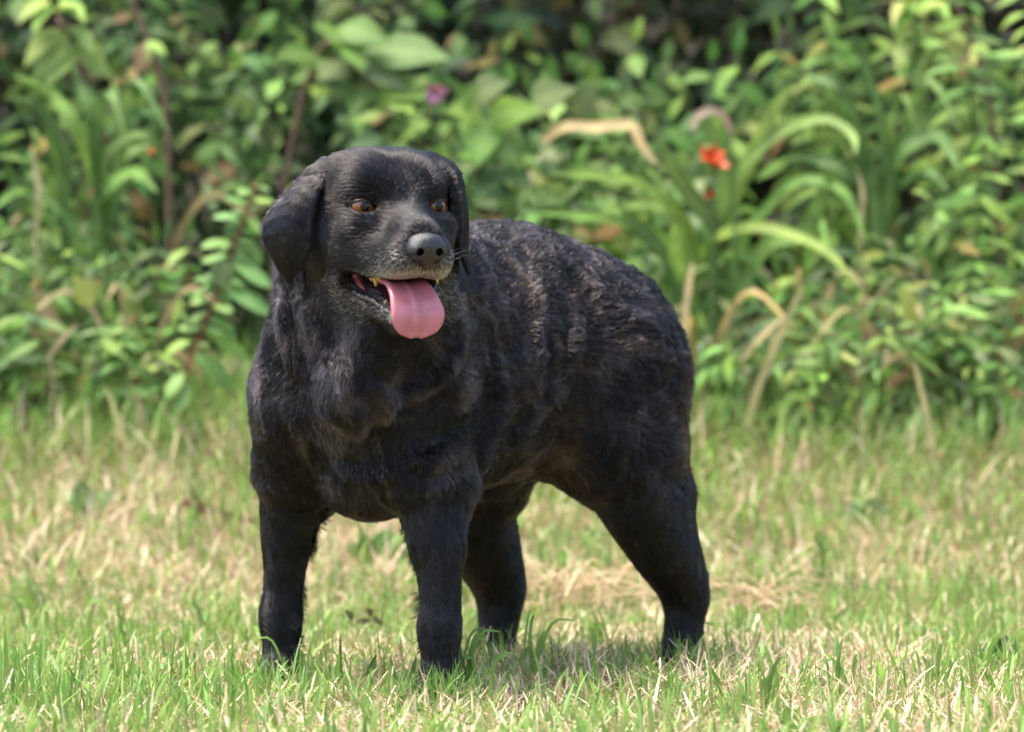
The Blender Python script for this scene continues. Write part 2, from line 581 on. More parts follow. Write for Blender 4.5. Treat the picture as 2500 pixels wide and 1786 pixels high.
    ear([(1046, 398, -0.060), (1094, 430, -0.040), (1116, 520, -0.038), (1122, 600, -0.045), (1141, 655, -0.056)],
        [(1048, 386, -0.080), (1112, 420, -0.064), (1132, 510, -0.056), (1134, 600, -0.058), (1144, 656, -0.060)],
        [(1046, 388, -0.105), (1108, 418, -0.098), (1136, 510, -0.098), (1138, 600, -0.082), (1146, 656, -0.066)], th)
    return F


# ---- materials of the dog
M_SKIN, nt, out = mat_nodes('dog_skin')
_b = N(nt, 'ShaderNodeBsdfPrincipled', Roughness=0.55)
_at = N(nt, 'ShaderNodeAttribute', attribute_name='tint')
_rg = N(nt, 'ShaderNodeMapRange')
_rg.inputs['To Min'].default_value = 0.7
_rg.inputs['To Max'].default_value = 0.18
nt.links.new(_at.outputs['Color'], _b.inputs['Base Color'])
nt.links.new(_at.outputs['Alpha'], _rg.inputs['Value'])
nt.links.new(_rg.outputs[0], _b.inputs['Roughness'])
_nz = N(nt, 'ShaderNodeTexNoise', Scale=420.0, Detail=2.0)
_tc = N(nt, 'ShaderNodeTexCoord')
nt.links.new(_tc.outputs['Object'], _nz.inputs['Vector'])
_bp = N(nt, 'ShaderNodeBump', Strength=0.6, Distance=0.0015)
nt.links.new(_nz.outputs['Fac'], _bp.inputs['Height'])
nt.links.new(_bp.outputs[0], _b.inputs['Normal'])
nt.links.new(_b.outputs[0], out.inputs['Surface'])

M_FUR, nt, out = mat_nodes('dog_fur')
_h = N(nt, 'ShaderNodeBsdfHairPrincipled')
_h.parametrization = 'COLOR'
_h.inputs['Roughness'].default_value = 0.16
_h.inputs['Radial Roughness'].default_value = 0.5
_h.inputs['Coat'].default_value = 0.0
_h.inputs['IOR'].default_value = 1.34
_h.inputs['Random Roughness'].default_value = 0.3
_at = N(nt, 'ShaderNodeAttribute', attribute_name='tint')
nt.links.new(_at.outputs['Color'], _h.inputs['Color'])
nt.links.new(_h.outputs[0], out.inputs['Surface'])

M_NOSE = mat_simple('dog_nose', (0.006, 0.0055, 0.006), 0.30, 0.6, bump=0.6, noise_scale=700.0)
M_EYE = mat_simple('eye_dark', (0.012, 0.008, 0.007), 0.10, 0.35)
M_PUPIL = mat_simple('eye_pupil', (0.002, 0.002, 0.002), 0.06, 0.35)
M_IRIS = mat_simple('eye_iris', (0.20, 0.068, 0.017), 0.08, 0.4, noise=0.5, noise_scale=500.0, coat=0.5)
M_LID = mat_simple('eye_lid', (0.010, 0.009, 0.010), 0.30, 0.5)
M_LID_LOW = mat_simple('eye_lid_wet', (0.05, 0.045, 0.05), 0.22, 0.6)
M_TONGUE = mat_simple('dog_tongue', (0.47, 0.155, 0.185), 0.30, 0.5, noise=0.22, noise_scale=60.0, bump=0.5, sss=0.3, coat=0.3)
M_TOOTH = mat_simple('dog_tooth', (0.62, 0.44, 0.17), 0.3, 0.5, noise=0.3, noise_scale=200.0)
M_GUM = mat_simple('dog_gum', (0.30, 0.075, 0.075), 0.2, 0.5, noise=0.5, noise_scale=160.0, bump=0.3)
M_LIP = mat_simple('dog_lip', (0.016, 0.013, 0.014), 0.16, 0.7, bump=1.0, noise_scale=380.0)
M_CLAW = mat_simple('dog_claw', (0.02, 0.018, 0.016), 0.35, 0.5)


def smooth01(x, a, b):
    t = np.clip((x - a) / (b - a), 0, 1)
    return t * t * (3 - 2 * t)


def unit(v):
    return v / (np.linalg.norm(v, axis=-1, keepdims=True) + 1e-12)


def relax(v, q, n):
    for _ in range(n):
        a = np.zeros_like(v)
        k = np.zeros(len(v))
        for c in range(4):
            for e in ((c + 1) % 4, (c + 3) % 4):
                np.add.at(a, q[:, c], v[q[:, e]])
                np.add.at(k, q[:, c], 1)
        v = 0.5 * v + 0.5 * a / k[:, None]
    return v


def sphere_cap(r, ang, rings=8, segs=24):
    """Cap of a sphere round +X, opening half angle ang."""
    th = np.linspace(0, ang, rings + 1)[1:]
    ph = np.linspace(0, 2 * np.pi, segs, endpoint=False)
    v = [[r, 0, 0]]
    for t in th:
        v += [[r * math.cos(t), r * math.sin(t) * math.cos(p), r * math.sin(t) * math.sin(p)] for p in ph]
    tri = np.array([[0, 1 + j, 1 + (j + 1) % segs] for j in range(segs)])
    q = np.array([[1 + i * segs + j, 1 + (i + 1) * segs + j, 1 + (i + 1) * segs + (j + 1) % segs, 1 + i * segs + (j + 1) % segs]
                  for i in range(rings - 1) for j in range(segs)])
    return np.array(v), [tri, q]


def make_dog():
    dog = link('dog', None, loc=tuple(DOG_O))
    tag(dog, 'black curly-coated dog standing on the lawn, mouth open, pink tongue out', 'dog')
    off = -DOG_O

    def part(name, v_dog, faces, mats, parent=dog):
        me = mesh_np(name, d2w(v_dog) + off, faces, mats)
        return link(name, me, parent)

    F = body_field()
    v, q = F.mesh()
    n = vertex_normals(v, q)
    hc = d2h(v)
    in_head = (np.abs(hc[:, 1]) < 0.16) & (hc[:, 0] > -0.2) & (hc[:, 2] > -0.2)

    # which skin lies inside the open mouth
    def in_ell(h, c, r, pitch, grow):
        R = np.array(Matrix.Rotation(math.radians(-pitch), 3, 'Y')).T
        p = (h - np.asarray(c)) @ R.T
        return ((p / (np.asarray(r) + grow)) ** 2).sum(1) < 1
    mouth = in_head & (in_ell(hc, (0.030, 0, -0.112), (0.088, 0.056, 0.0155), -17, 0.0025) | in_ell(hc, (0.065, 0, -0.122), (0.060, 0.06, 0.020), -22, 0.0025))
    eye = np.zeros(len(v), bool)
    for s in (-1, 1):
        eye |= np.linalg.norm((hc - (0.002, s * 0.0515, -0.001)) / (0.026, 0.0180, 0.0108), axis=1) < 1
    nose = np.linalg.norm((hc - (0.104, 0, -0.054)) / (0.026, 0.026, 0.019), axis=1) < 1

    tint = np.tile(np.array([0.0035, 0.0032, 0.0034, 0.0]), (len(v), 1))
    tint[mouth] = (0.050, 0.016, 0.016, 1.0)
    lips = mouth & (np.abs(hc[:, 1]) > 0.038)
    tint[lips] = (0.014, 0.011, 0.012, 1.0)
    g0 = F.hit(1370, 1118)
    if g0 is not None:
        tint[:, :3] += np.exp(-((v - g0) ** 2).sum(1) / 0.028 ** 2)[:, None] * np.array([0.12, 0.075, 0.05])
    # gentle tuft relief of the coat on trunk and thighs
    zone = (1 - smooth01(hc[:, 0], -0.19, -0.12) * in_head) * smooth01(v[:, 2], 0.16, 0.30)
    vs = v * np.array([1.0, 1.0, 0.55]) + 0.012 * np.stack([vnoise(v, 0.05, 81 + k) for k in range(3)], 1)
    relief = 0.0040 * vnoise(v, 0.060, 3) + 0.0022 * (0.6 - 1.7 * np.abs(vnoise(vs, 0.034, 4))) + 0.0010 * vnoise(vs, 0.013, 5)
    frontal = smooth01(v[:, 0], 0.0, 0.08)
    relief *= 1 - 0.5 * frontal
    vd = v + n * (relief * zone)[:, None]
    body = part('body', vd, [q], [M_SKIN])
    vcol(body.data, 'tint', tint)
    n = vertex_normals(vd, q)

    # ---------------- coat: hair strands rooted on the skin
    tri = np.concatenate([q[:, [0, 1, 2]], q[:, [0, 2, 3]]])
    area = 0.5 * np.linalg.norm(np.cross(vd[tri[:, 1]] - vd[tri[:, 0]], vd[tri[:, 2]] - vd[tri[:, 0]]), axis=1)
    c = vd[tri].mean(1)
    chh = d2h(c)
    head_w = (np.abs(chh[:, 1]) < 0.17) & (chh[:, 0] > -0.125) & (chh[:, 2] > -0.185)
    dens = np.where(head_w, 3.0, np.where(c[:, 2] < 0.22, 1.5, 1.0))
    dens[c[:, 2] < 0.012] = 0
    bad = (mouth | eye | nose)[tri].any(1)
    dens[bad] = 0
    wgt = area * dens
    NH = 420000
    ti = RNG.choice(len(tri), NH, p=wgt / wgt.sum())
    r1, r2 = RNG.random(NH), RNG.random(NH)
    s1 = np.sqrt(r1)
    bc = np.stack([1 - s1, s1 * (1 - r2), s1 * r2], 1)
    root = (vd[tri[ti]] * bc[..., None]).sum(1)
    nor = unit((n[tri[ti]] * bc[..., None]).sum(1))
    h = d2h(root)
    blend = smooth01(h[:, 2], -0.185, -0.140) * np.maximum(smooth01(h[:, 0], -0.125, -0.085), (h[:, 2] > -0.06) | ((np.abs(h[:, 1]) > 0.084) & (h[:, 2] > -0.12)))
    isH = (head_w[ti] & (RNG.random(NH) < blend)).astype(float)
    # weights of the regions
    ear = ((np.abs(h[:, 1]) > 0.086) & (h[:, 2] > -0.115) & (h[:, 0] < 0.02)).astype(float) * isH
    leg = 1 - smooth01(root[:, 2], 0.20, 0.33)
    chest = smooth01(root[:, 0], -0.02, 0.07) * (1 - isH)
    # comb directions
    d_body = np.tile([-1.0, 0.0, -0.30], (NH, 1))
    d_body[:, 2] -= 0.5 * smooth01(-root[:, 2], -0.5, -0.3)
    d_chest = np.stack([-0.25 * np.ones(NH), np.sign(root[:, 1]) * 0.25, -np.ones(NH)], 1)
    d_leg = np.tile([-0.25, 0.0, -1.0], (NH, 1))
    dirs = d_body * (1 - chest)[:, None] + d_chest * chest[:, None]
    dirs = dirs * (1 - leg)[:, None] + d_leg * leg[:, None]
    hb = np.stack([-np.ones(NH), 0.9 * h[:, 1] / 0.08, 0.0 + np.where(h[:, 2] < -0.03, -0.35, 0.25) * np.clip(np.abs(h[:, 2] + 0.03) / 0.05, 0, 1)], 1)
    hb[:, 2] -= 0.6 * smooth01(-h[:, 0], 0.06, 0.12)
    he = np.stack([-0.15 * np.ones(NH), np.sign(h[:, 1]) * 0.15, -np.ones(NH)], 1)
    hd = (hb * (1 - ear)[:, None] + he * ear[:, None]) @ HEAD_RD
    dirs = np.where(isH[:, None] > 0.5, hd, dirs)
    # swirls and waves of the coat
    curl = (1 - isH) * (1 - 0.85 * leg) * (1 - 0.45 * chest)
    sw = np.stack([vnoise(root, 0.055, 11 + k) for k in range(3)], 1) * 0.75 + np.stack([vnoise(root, 0.020, 21 + k) for k in range(3)], 1) * 0.85
    dirs = unit(dirs) + sw * (0.30 + 0.70 * curl)[:, None] + RNG.normal(0, 0.14, (NH, 3))
    tang = unit(dirs - (dirs * nor).sum(1, keepdims=True) * nor)
    side = np.cross(nor, tang)
    muz = isH * smooth01(h[:, 0], 0.0, 0.05) * (1 - ear)
    length = np.where(isH > 0.5, 0.0105 - 0.0045 * muz, 0.0215 - 0.0045 * chest - 0.0120 * leg * (1 - 0.35 * chest))
    length = length * (1 + 0.35 * vnoise(root, 0.02, 31) * curl) * RNG.uniform(0.7, 1.15, NH)
    length *= 1 - 0.5 * smooth01(-root[:, 2], -0.05, -0.01)
    lift = np.where(isH > 0.5, 0.26, 0.36 - 0.10 * leg) * RNG.uniform(0.7, 1.3, NH)
    stray = (RNG.random(NH) < 0.07) & (isH < 0.5)
    lift = np.where(stray, lift * 1.9, lift)
    lift = np.where(ear > 0.5, 0.11, lift)
    length *= 1 - 0.5 * (np.exp(-((root - F.hit(1370, 1118)) ** 2).sum(1) / 0.028 ** 2))
    K = 5
    t = np.linspace(0, 1, K)
    bend = np.stack([t, t ** 1.5 * 0.75], 0)
    ph = vnoise(root, 0.028, 41) * 6 + RNG.normal(0, 0.35, NH)
    amp = 0.0045 * curl
    pos = np.empty((NH, K, 3))
    lz = np.sin(np.clip(lift, 0, 1.2))
    lt = np.cos(np.clip(lift, 0, 1.2))
    for k in range(K):
        up = lz * (t[k] - 0.35 * t[k] ** 2 * curl)
        pos[:, k] = root + length[:, None] * (t[k] * lt[:, None] * tang + up[:, None] * nor)
        pos[:, k] += (amp * np.sin(ph + 4.5 * t[k]) * t[k])[:, None] * side + (0.6 * amp * np.sin(1.7 * ph + 5.2 * t[k]) * t[k])[:, None] * nor
    # tufts: strand tips drawn together
    cell = np.where(isH > 0.5, 0.0050, 0.0115)[:, None]
    qv = root + 0.006 * np.stack([vnoise(root, 0.03, 51 + k) for k in range(3)], 1)
    ci = np.floor(qv / cell).astype(np.int64)
    key = (ci[:, 0] * 73856093) ^ (ci[:, 1] * 19349663) ^ (ci[:, 2] * 83492791)
    _, inv = np.unique(key, return_inverse=True)
    cnt = np.bincount(inv).astype(float)
    tipc = np.stack([np.bincount(inv, pos[:, -1, k]) / cnt for k in range(3)], 1)[inv]
    midc = np.stack([np.bincount(inv, pos[:, 2, k]) / cnt for k in range(3)], 1)[inv]
    ctone = np.exp(RNG.normal(0, 0.45, len(cnt)))[inv]
    cl = (0.85 * curl + 0.55 * isH) * RNG.uniform(0.6, 1.1, NH)
    pos[:, 4] += (tipc - pos[:, 4]) * cl[:, None]
    pos[:, 3] += (tipc - pos[:, 4]) * 0.0 + (midc + (tipc - midc) * 0.5 - pos[:, 3]) * (0.6 * cl)[:, None]
    pos[:, 2] += (midc - pos[:, 2]) * (0.25 * cl)[:, None]
    # colours: black, brown tufts that also mimic the sheen, grey round the mouth
    tone = ctone * RNG.uniform(0.35, 2.0, NH) * (1 + 0.35 * vnoise(root, 0.03, 61) * curl)
    col = np.array([0.0036, 0.0031, 0.0034]) * tone[:, None]
    brown = np.clip(vnoise(root, 0.06, 71) * 0.8 + 0.05, 0, 1) * curl
    col += brown[:, None] * np.array([0.015, 0.0095, 0.0075])
    vr = root * np.array([1.0, 1.0, 0.6]) + 0.014 * np.stack([vnoise(root, 0.05, 81 + k) for k in range(3)], 1)
    sheen_bands = smooth01(1 - 2.4 * np.abs(vnoise(vr, 0.042, 4)), 0.35, 0.95) * np.clip(0.7 + 0.6 * vnoise(root, 0.09, 77), 0, 1) * (1 - isH) * (1 - leg)
    col += (sheen_bands * RNG.uniform(0.3, 1.6, NH))[:, None] * np.array([0.034, 0.0265, 0.0265])  # pale brown locks painting the coat's sheen along its waves
    groin = F.hit(1370, 1118)
    gw = np.exp(-((root - groin) ** 2).sum(1) / 0.028 ** 2) if groin is not None else np.zeros(NH)
    col += gw[:, None] * np.array([0.045, 0.029, 0.020])
    greyp = isH * (1 - ear) * (0.70 * smooth01(h[:, 0], 0.01, 0.07) * smooth01(-h[:, 2], 0.045, 0.085)
                              + 0.32 * smooth01(h[:, 0], -0.075, -0.05) * smooth01(-h[:, 2], 0.078, 0.09) * (1 - smooth01(-h[:, 2], 0.15, 0.17))
                              + 0.22 * smooth01(-np.abs(h[:, 2] - 0.018), -0.008, 0.0) * smooth01(-np.abs(np.abs(h[:, 1]) - 0.035), -0.015, 0.0) * smooth01(h[:, 0], -0.02, 0.0))
    g = RNG.random(NH) < greyp
    col[g] = np.array([0.50, 0.44, 0.40]) * RNG.uniform(0.4, 1.4, (g.sum(), 1))
    rad = np.where(isH > 0.5, 0.00024, 0.00030 - 0.00006 * leg)

    hcv = bpy.data.hair_curves.new('fur')
    hcv.add_curves([K] * NH)
    hcv.position_data.foreach_set('vector', (d2w(pos.reshape(-1, 3)) + off).astype(np.float32).ravel())
    ra = hcv.attributes.get('radius') or hcv.attributes.new('radius', 'FLOAT', 'POINT')
    ra.data.foreach_set('value', (rad[:, None] * np.array([1, 1, 0.9, 0.65, 0.2])[None]).astype(np.float32).ravel())
    ca = hcv.attributes.new('tint', 'FLOAT_COLOR', 'CURVE')
    ca.data.foreach_set('color', np.concatenate([col, np.ones((NH, 1))], 1).astype(np.float32).ravel())
    hcv.materials.append(M_FUR)
    fur = link('fur', hcv, dog)
    fur['kind'] = 'stuff'
    fur['label'] = 'black wavy coat, sleek on the head, greying muzzle'

    # ---------------- nose
    G = Field((0.07, -0.036, -0.092), (0.127, 0.036, -0.028), 0.0008)
    G.ell((0.101, 0, -0.055), (0.0175, 0.0265, 0.0175), 0.004)
    G.ell((0.098, 0, -0.047), (0.018, 0.0230, 0.0125), 0.008)
    G.cone((0.106, 0, -0.060), (0.100, 0, -0.080), 0.010, 0.005, 0.010)
    for s in (-1, 1):
        G.ell((0.106, s * 0.0150, -0.059), (0.012, 0.0115, 0.0115), 0.006)
        G.cone((0.121, s * 0.0125, -0.0615), (0.104, s * 0.0145, -0.058), 0.0046, 0.0045, 0.003, cut=True)
        G.cone((0.117, s * 0.0150, -0.0640), (0.104, s * 0.029, -0.068), 0.0024, 0.0018, 0.002, cut=True)
    G.cone((0.122, 0, -0.056), (0.112, 0, -0.084), 0.0014, 0.0010, 0.003, cut=True)
    gv, gq = G.mesh()
    part('nose', h2d(gv), [gq], [M_NOSE])

    # ---------------- tongue
    T = Field((-0.05, -0.06, -0.20), (0.12, 0.06, -0.08), 0.0016)
    rows = [(-0.03, -0.103, 0.020, -0.008), (0.015, -0.1035, 0.027, -0.009), (0.046, -0.108, 0.0305, -0.008), (0.066, -0.121, 0.0330, -0.007),
            (0.077, -0.139, 0.0370, -0.005), (0.078, -0.153, 0.0350, -0.005), (0.075, -0.163, 0.0265, -0.005), (0.071, -0.1685, 0.0115, -0.005)]
    cols = []
    rr = np.array(rows)
    tg = np.gradient(rr[:, :2], axis=0)
    tg /= np.linalg.norm(tg, axis=1, keepdims=True)
    for a in (-1, -0.6, -0.18, 0, 0.18, 0.6, 1):
        nrm = np.stack([-tg[:, 1], tg[:, 0]], 1) * -1           # outwards from the mouth
        sink = (-0.0045 * a * a - (0.0026 if a == 0 else 0.0))
        f = rr[:, 0] - nrm[:, 0] * sink * -1
        u = rr[:, 1] - nrm[:, 1] * sink * -1
        cols.append(np.stack([f, rr[:, 3] + a * (rr[:, 2] - 0.004), u], 1))
    T.sheet(np.stack(cols, 1), 0.0042, 0.004, 30, 25)
    tv, tq = T.mesh()
    tv = relax(tv, tq, 3)
    part('tongue', h2d(tv), [tq], [M_TONGUE])

    # ---------------- eyes with lids
    for s in (-1, 1):
        ec = np.array([-0.0140, s * 0.0505, -0.001])
        er = 0.0178
        gz = Matrix.Rotation(math.radians(s * 7 + 2), 3, 'Z')
        g3 = np.array(gz)
        sv, sf = sphere_cap(er, math.radians(120), 12, 28)
        ey = part('eye', h2d(sv @ g3.T + ec), sf, [M_EYE])
        iv, if_ = sphere_cap(er + 0.0003, math.radians(57), 8, 28)
        part('iris', h2d(iv @ g3.T + ec), if_, [M_IRIS], ey)
        pv, pf = sphere_cap(er + 0.0006, math.radians(20), 5, 24)
        part('pupil', h2d(pv @ g3.T + ec), pf, [M_PUPIL], ey)
        R = np.array(Matrix.Rotation(math.radians(s * 18), 3, 'Z'))
        ph_ = np.linspace(0, 2 * np.pi, 41)
        a, b = 0.0158 * np.cos(ph_), 0.0086 * np.sin(ph_) - 0.0003
        r = 0.0188
        loop = np.stack([np.sqrt(r * r - a * a - b * b), a, b + s * 0.10 * a], 1) @ R.T + ec
        for half, m_, rr_ in ((slice(0, 21), M_LID, 0.0017), (slice(20, 41), M_LID_LOW, 0.0012)):
            lv, lf = tube(loop[half], rr_ * np.sin(np.linspace(0.35, np.pi - 0.35, 21)), 6)
            part('eyelid', h2d(lv), lf, [m_])

    # ---------------- teeth, gum and wet lips
    def tooth(base, tip, r):
        p = np.linspace(0, 1, 5)[:, None]
        path = np.asarray(base)[None] * (1 - p) + np.asarray(tip)[None] * p
        tv_, tf_ = tube(path, r * np.array([0.9, 1.0, 0.85, 0.6, 0.25]), 8)
        part('tooth', h2d(tv_), tf_, [M_TOOTH])
    for f_, l_, hgt in ((-0.010, -0.039, 0.010), (0.001, -0.037, 0.017), (0.009, -0.034, 0.012)):
        tooth((f_, l_, -0.090), (f_ + 0.001, l_ + 0.001, -0.090 - hgt), 0.0048)
    tooth((0.058, 0.030, -0.088), (0.058, 0.031, -0.103), 0.0032)
    tooth((0.026, -0.031, -0.136), (0.026, -0.030, -0.124), 0.0042)
    for s in (-1, 1):
        path = spline([(-0.046, s * 0.050, -0.088), (-0.040, s * 0.048, -0.100), (-0.022, s * 0.044, -0.112)], 12)
        gv_, gf_ = tube(path, np.array([0.004, 0.006, 0.007, 0.007, 0.006, 0.006, 0.006, 0.005, 0.005, 0.004, 0.003, 0.002]), 8)
        part('gum', h2d(gv_), gf_, [M_GUM])
        path = spline([(-0.050, s * 0.056, -0.090), (-0.042, s * 0.059, -0.104), (-0.020, s * 0.055, -0.118), (0.010, s * 0.044, -0.126), (0.036, s * 0.032, -0.139), (0.054, s * 0.016, -0.145)], 40)
        lr = 0.0042 + 0.0012 * np.sin(np.arange(40) * 1.9) + 0.0006 * np.sin(np.arange(40) * 3.7)
        if s < 0:
            lv_, lf_ = tube(path, lr, 8)
            part('lip', h2d(lv_), lf_, [M_LIP])
    # whiskers
    for s in (-1, 1):
        for k in range(5):
            b0 = np.array([0.055 + 0.012 * (k % 3), s * (0.048 - 0.004 * (k % 3)), -0.062 - 0.006 * (k // 2)])
            tipw = b0 + np.array([0.005 - 0.02 * RNG.random(), s * (0.03 + 0.02 * RNG.random()), -0.012 + 0.03 * RNG.random()])
            wv, wf = tube(spline([b0, (b0 + tipw) / 2 + (0, 0, 0.004), tipw], 6), np.linspace(0.0003, 0.0001, 6), 4)
            part('whisker', h2d(wv), wf, [M_CLAW])
    return dog


DOG = make_dog()


# ------------------------------------------------------------------ ground and bank
def terrain(x, y):
    z = ground_z(x, y)
    t = np.clip((np.asarray(y, float) - 4.6) / 3.5, 0, 1)
    return z + 2.6 * t * t * (3 - 2 * t)


def ghit(u, v, lift=0.0):
    """Where the sight line through a pixel meets the lawn (lift: height above it)."""
    for D in np.arange(5.0, 12.0, 0.01):
        p = P(u, v, D)
        if p.z <= float(terrain(p.x, p.y)) + lift:
            return p
    return P(u, v, 9.0)


def on_ground(u, D):
    p = P(u, 900, D)
    return Vector((p.x, p.y, float(terrain(p.x, p.y))))


M_GROUND, nt, out = mat_nodes('soil_and_thatch')
_b = N(nt, 'ShaderNodeBsdfPrincipled', Roughness=0.9)
_tc = N(nt, 'ShaderNodeTexCoord')
_n1 = N(nt, 'ShaderNodeTexNoise', Scale=9.0, Detail=6.0)
_n2 = N(nt, 'ShaderNodeTexNoise', Scale=160.0, Detail=4.0)
_c1 = N(nt, 'ShaderNodeValToRGB')
_c1.color_ramp.elements[0].position = 0.35
_c1.color_ramp.elements[0].color = (0.13, 0.11, 0.05, 1)
_c1.color_ramp.elements[1].position = 0.62
_c1.color_ramp.elements[1].color = (0.36, 0.26, 0.15, 1)
_mx = N(nt, 'ShaderNodeMixRGB', blend_type='MULTIPLY', Fac=0.7)
_c2 = N(nt, 'ShaderNodeValToRGB')
_c2.color_ramp.elements[0].position = 0.35
_c2.color_ramp.elements[0].color = (0.35, 0.3, 0.25, 1)
_c2.color_ramp.elements[1].position = 0.6
nt.links.new(_tc.outputs['Object'], _n1.inputs['Vector'])
nt.links.new(_tc.outputs['Object'], _n2.inputs['Vector'])
nt.links.new(_n1.outputs['Fac'], _c1.inputs['Fac'])
nt.links.new(_n2.outputs['Fac'], _c2.inputs['Fac'])
nt.links.new(_c1.outputs[0], _mx.inputs['Color1'])
nt.links.new(_c2.outputs[0], _mx.inputs['Color2'])
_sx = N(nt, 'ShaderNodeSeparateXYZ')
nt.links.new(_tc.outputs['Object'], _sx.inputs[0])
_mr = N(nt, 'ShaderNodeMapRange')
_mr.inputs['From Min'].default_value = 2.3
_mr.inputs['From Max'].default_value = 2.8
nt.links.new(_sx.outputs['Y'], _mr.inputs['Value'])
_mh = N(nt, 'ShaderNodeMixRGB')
_mh.inputs['Color2'].default_value = (0.035, 0.028, 0.018, 1)  # dark humus under the hedge, its tone also painting the shade there
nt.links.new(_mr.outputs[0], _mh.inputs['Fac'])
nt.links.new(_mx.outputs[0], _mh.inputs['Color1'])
nt.links.new(_mh.outputs[0], _b.inputs['Base Color'])
_bp = N(nt, 'ShaderNodeBump', Strength=0.8, Distance=0.01)
nt.links.new(_n2.outputs['Fac'], _bp.inputs['Height'])
nt.links.new(_bp.outputs[0], _b.inputs['Normal'])
nt.links.new(_b.outputs[0], out.inputs['Surface'])


def make_ground():
    xs = np.concatenate([[-120, -60, -30, -15, -8], np.arange(-5, 5.01, 0.1), [8, 15, 30, 60, 120]])
    ys = np.concatenate([[-60, -30, -15, -8], np.arange(-6, 9.01, 0.1), [12, 20, 40, 80, 140]])
    X, Y = np.meshgrid(xs, ys, indexing='ij')
    Z = terrain(X, Y)
    v = np.stack([X, Y, Z], -1).reshape(-1, 3)
    n = len(ys)
    i, j = np.meshgrid(np.arange(len(xs) - 1), np.arange(n - 1), indexing='ij')
    q = np.stack([i * n + j, (i + 1) * n + j, (i + 1) * n + j + 1, i * n + j + 1], -1).reshape(-1, 4)
    o = link('ground', mesh_np('ground', v, [q], [M_GROUND]))
    tag(o, 'lawn soil with dry thatch rising to the hedge', 'ground', kind='structure')


make_ground()


# ------------------------------------------------------------------ leaf and grass materials
def leaf_material(name, source, rough=0.60, trans=0.33, spec=0.24, veins=True):
    m, nt, out = mat_nodes(name)
    b = N(nt, 'ShaderNodeBsdfPrincipled', Roughness=rough)
    b.inputs['Specular IOR Level'].default_value = spec
    tl = N(nt, 'ShaderNodeBsdfTranslucent')
    ms = N(nt, 'ShaderNodeMixShader', Fac=trans)
    if source == 'object':
        oi = N(nt, 'ShaderNodeObjectInfo')
        col = oi.outputs['Color']
    else:
        at = N(nt, 'ShaderNodeAttribute', attribute_name='tint')
        col = at.outputs['Color']
    if veins:
        tc = N(nt, 'ShaderNodeTexCoord')
        nz = N(nt, 'ShaderNodeTexNoise', Scale=26.0, Detail=3.0)
        nt.links.new(tc.outputs['Object'], nz.inputs['Vector'])
        mr = N(nt, 'ShaderNodeMapRange')
        mr.inputs['From Min'].default_value = 0.3
        mr.inputs['From Max'].default_value = 0.7
        mr.inputs['To Min'].default_value = 0.62
        mr.inputs['To Max'].default_value = 1.3
        nt.links.new(nz.outputs['Fac'], mr.inputs['Value'])
        mu = N(nt, 'ShaderNodeVectorMath', operation='SCALE')
        nt.links.new(col, mu.inputs[0])
        nt.links.new(mr.outputs[0], mu.inputs['Scale'])
        # paler midrib
        at2 = N(nt, 'ShaderNodeAttribute', attribute_name='rib')
        mx = N(nt, 'ShaderNodeMixRGB')
        mx.inputs['Color2'].default_value = (0.32, 0.42, 0.16, 1)
        sc = N(nt, 'ShaderNodeMath', operation='MULTIPLY')
        sc.inputs[1].default_value = 0.30
        nt.links.new(at2.outputs['Fac'], sc.inputs[0])
        nt.links.new(sc.outputs[0], mx.inputs['Fac'])
        nt.links.new(mu.outputs[0], mx.inputs['Color1'])
        col = mx.outputs[0]
        bp = N(nt, 'ShaderNodeBump', Strength=0.35, Distance=0.002)
        nt.links.new(nz.outputs['Fac'], bp.inputs['Height'])
        nt.links.new(bp.outputs[0], b.inputs['Normal'])
    nt.links.new(col, b.inputs['Base Color'])
    nt.links.new(col, tl.inputs['Color'])
    nt.links.new(b.outputs[0], ms.inputs[1])
    nt.links.new(tl.outputs[0], ms.inputs[2])
    nt.links.new(ms.outputs[0], out.inputs['Surface'])
    return m


M_LEAF = leaf_material('leaf_green', 'object')
M_GRASS = leaf_material('grass_blade', 'attr', rough=0.5, trans=0.40, spec=0.35, veins=False)
M_STRAW = leaf_material('dry_straw', 'attr', rough=0.6, trans=0.25, spec=0.3, veins=False)
M_MASS = leaf_material('hedge_leaf', 'attr', rough=0.5, trans=0.30, spec=0.35, veins=False)
M_STEM_GREEN = mat_simple('green_stem', (0.10, 0.16, 0.05), 0.6, 0.3, noise=0.4, noise_scale=40)
M_STEM_BROWN = mat_simple('woody_stem', (0.17, 0.115, 0.075), 0.75, 0.25, noise=0.5, noise_scale=60, bump=0.6)
M_STEM_RED = mat_simple('red_stem', (0.26, 0.085, 0.04), 0.55, 0.3, noise=0.4, noise_scale=60)
M_STEM_TAN = mat_simple('dry_stem', (0.42, 0.31, 0.17), 0.7, 0.3, noise=0.4, noise_scale=50)
M_DEAD = mat_simple('dead_leaf', (0.30, 0.155, 0.085), 0.7, 0.25, noise=0.5, noise_scale=30, bump=0.6)
M_ORANGE = mat_simple('orange_petal', (0.52, 0.075, 0.012), 0.5, 0.3, noise=0.3, noise_scale=60)
M_PINK = mat_simple('pink_petal', (0.56, 0.26, 0.36), 0.55, 0.3, noise=0.3, noise_scale=70)
M_TWIG = mat_simple('twig_bark', (0.15, 0.085, 0.05), 0.8, 0.2, noise=0.5, noise_scale=90, bump=0.7)


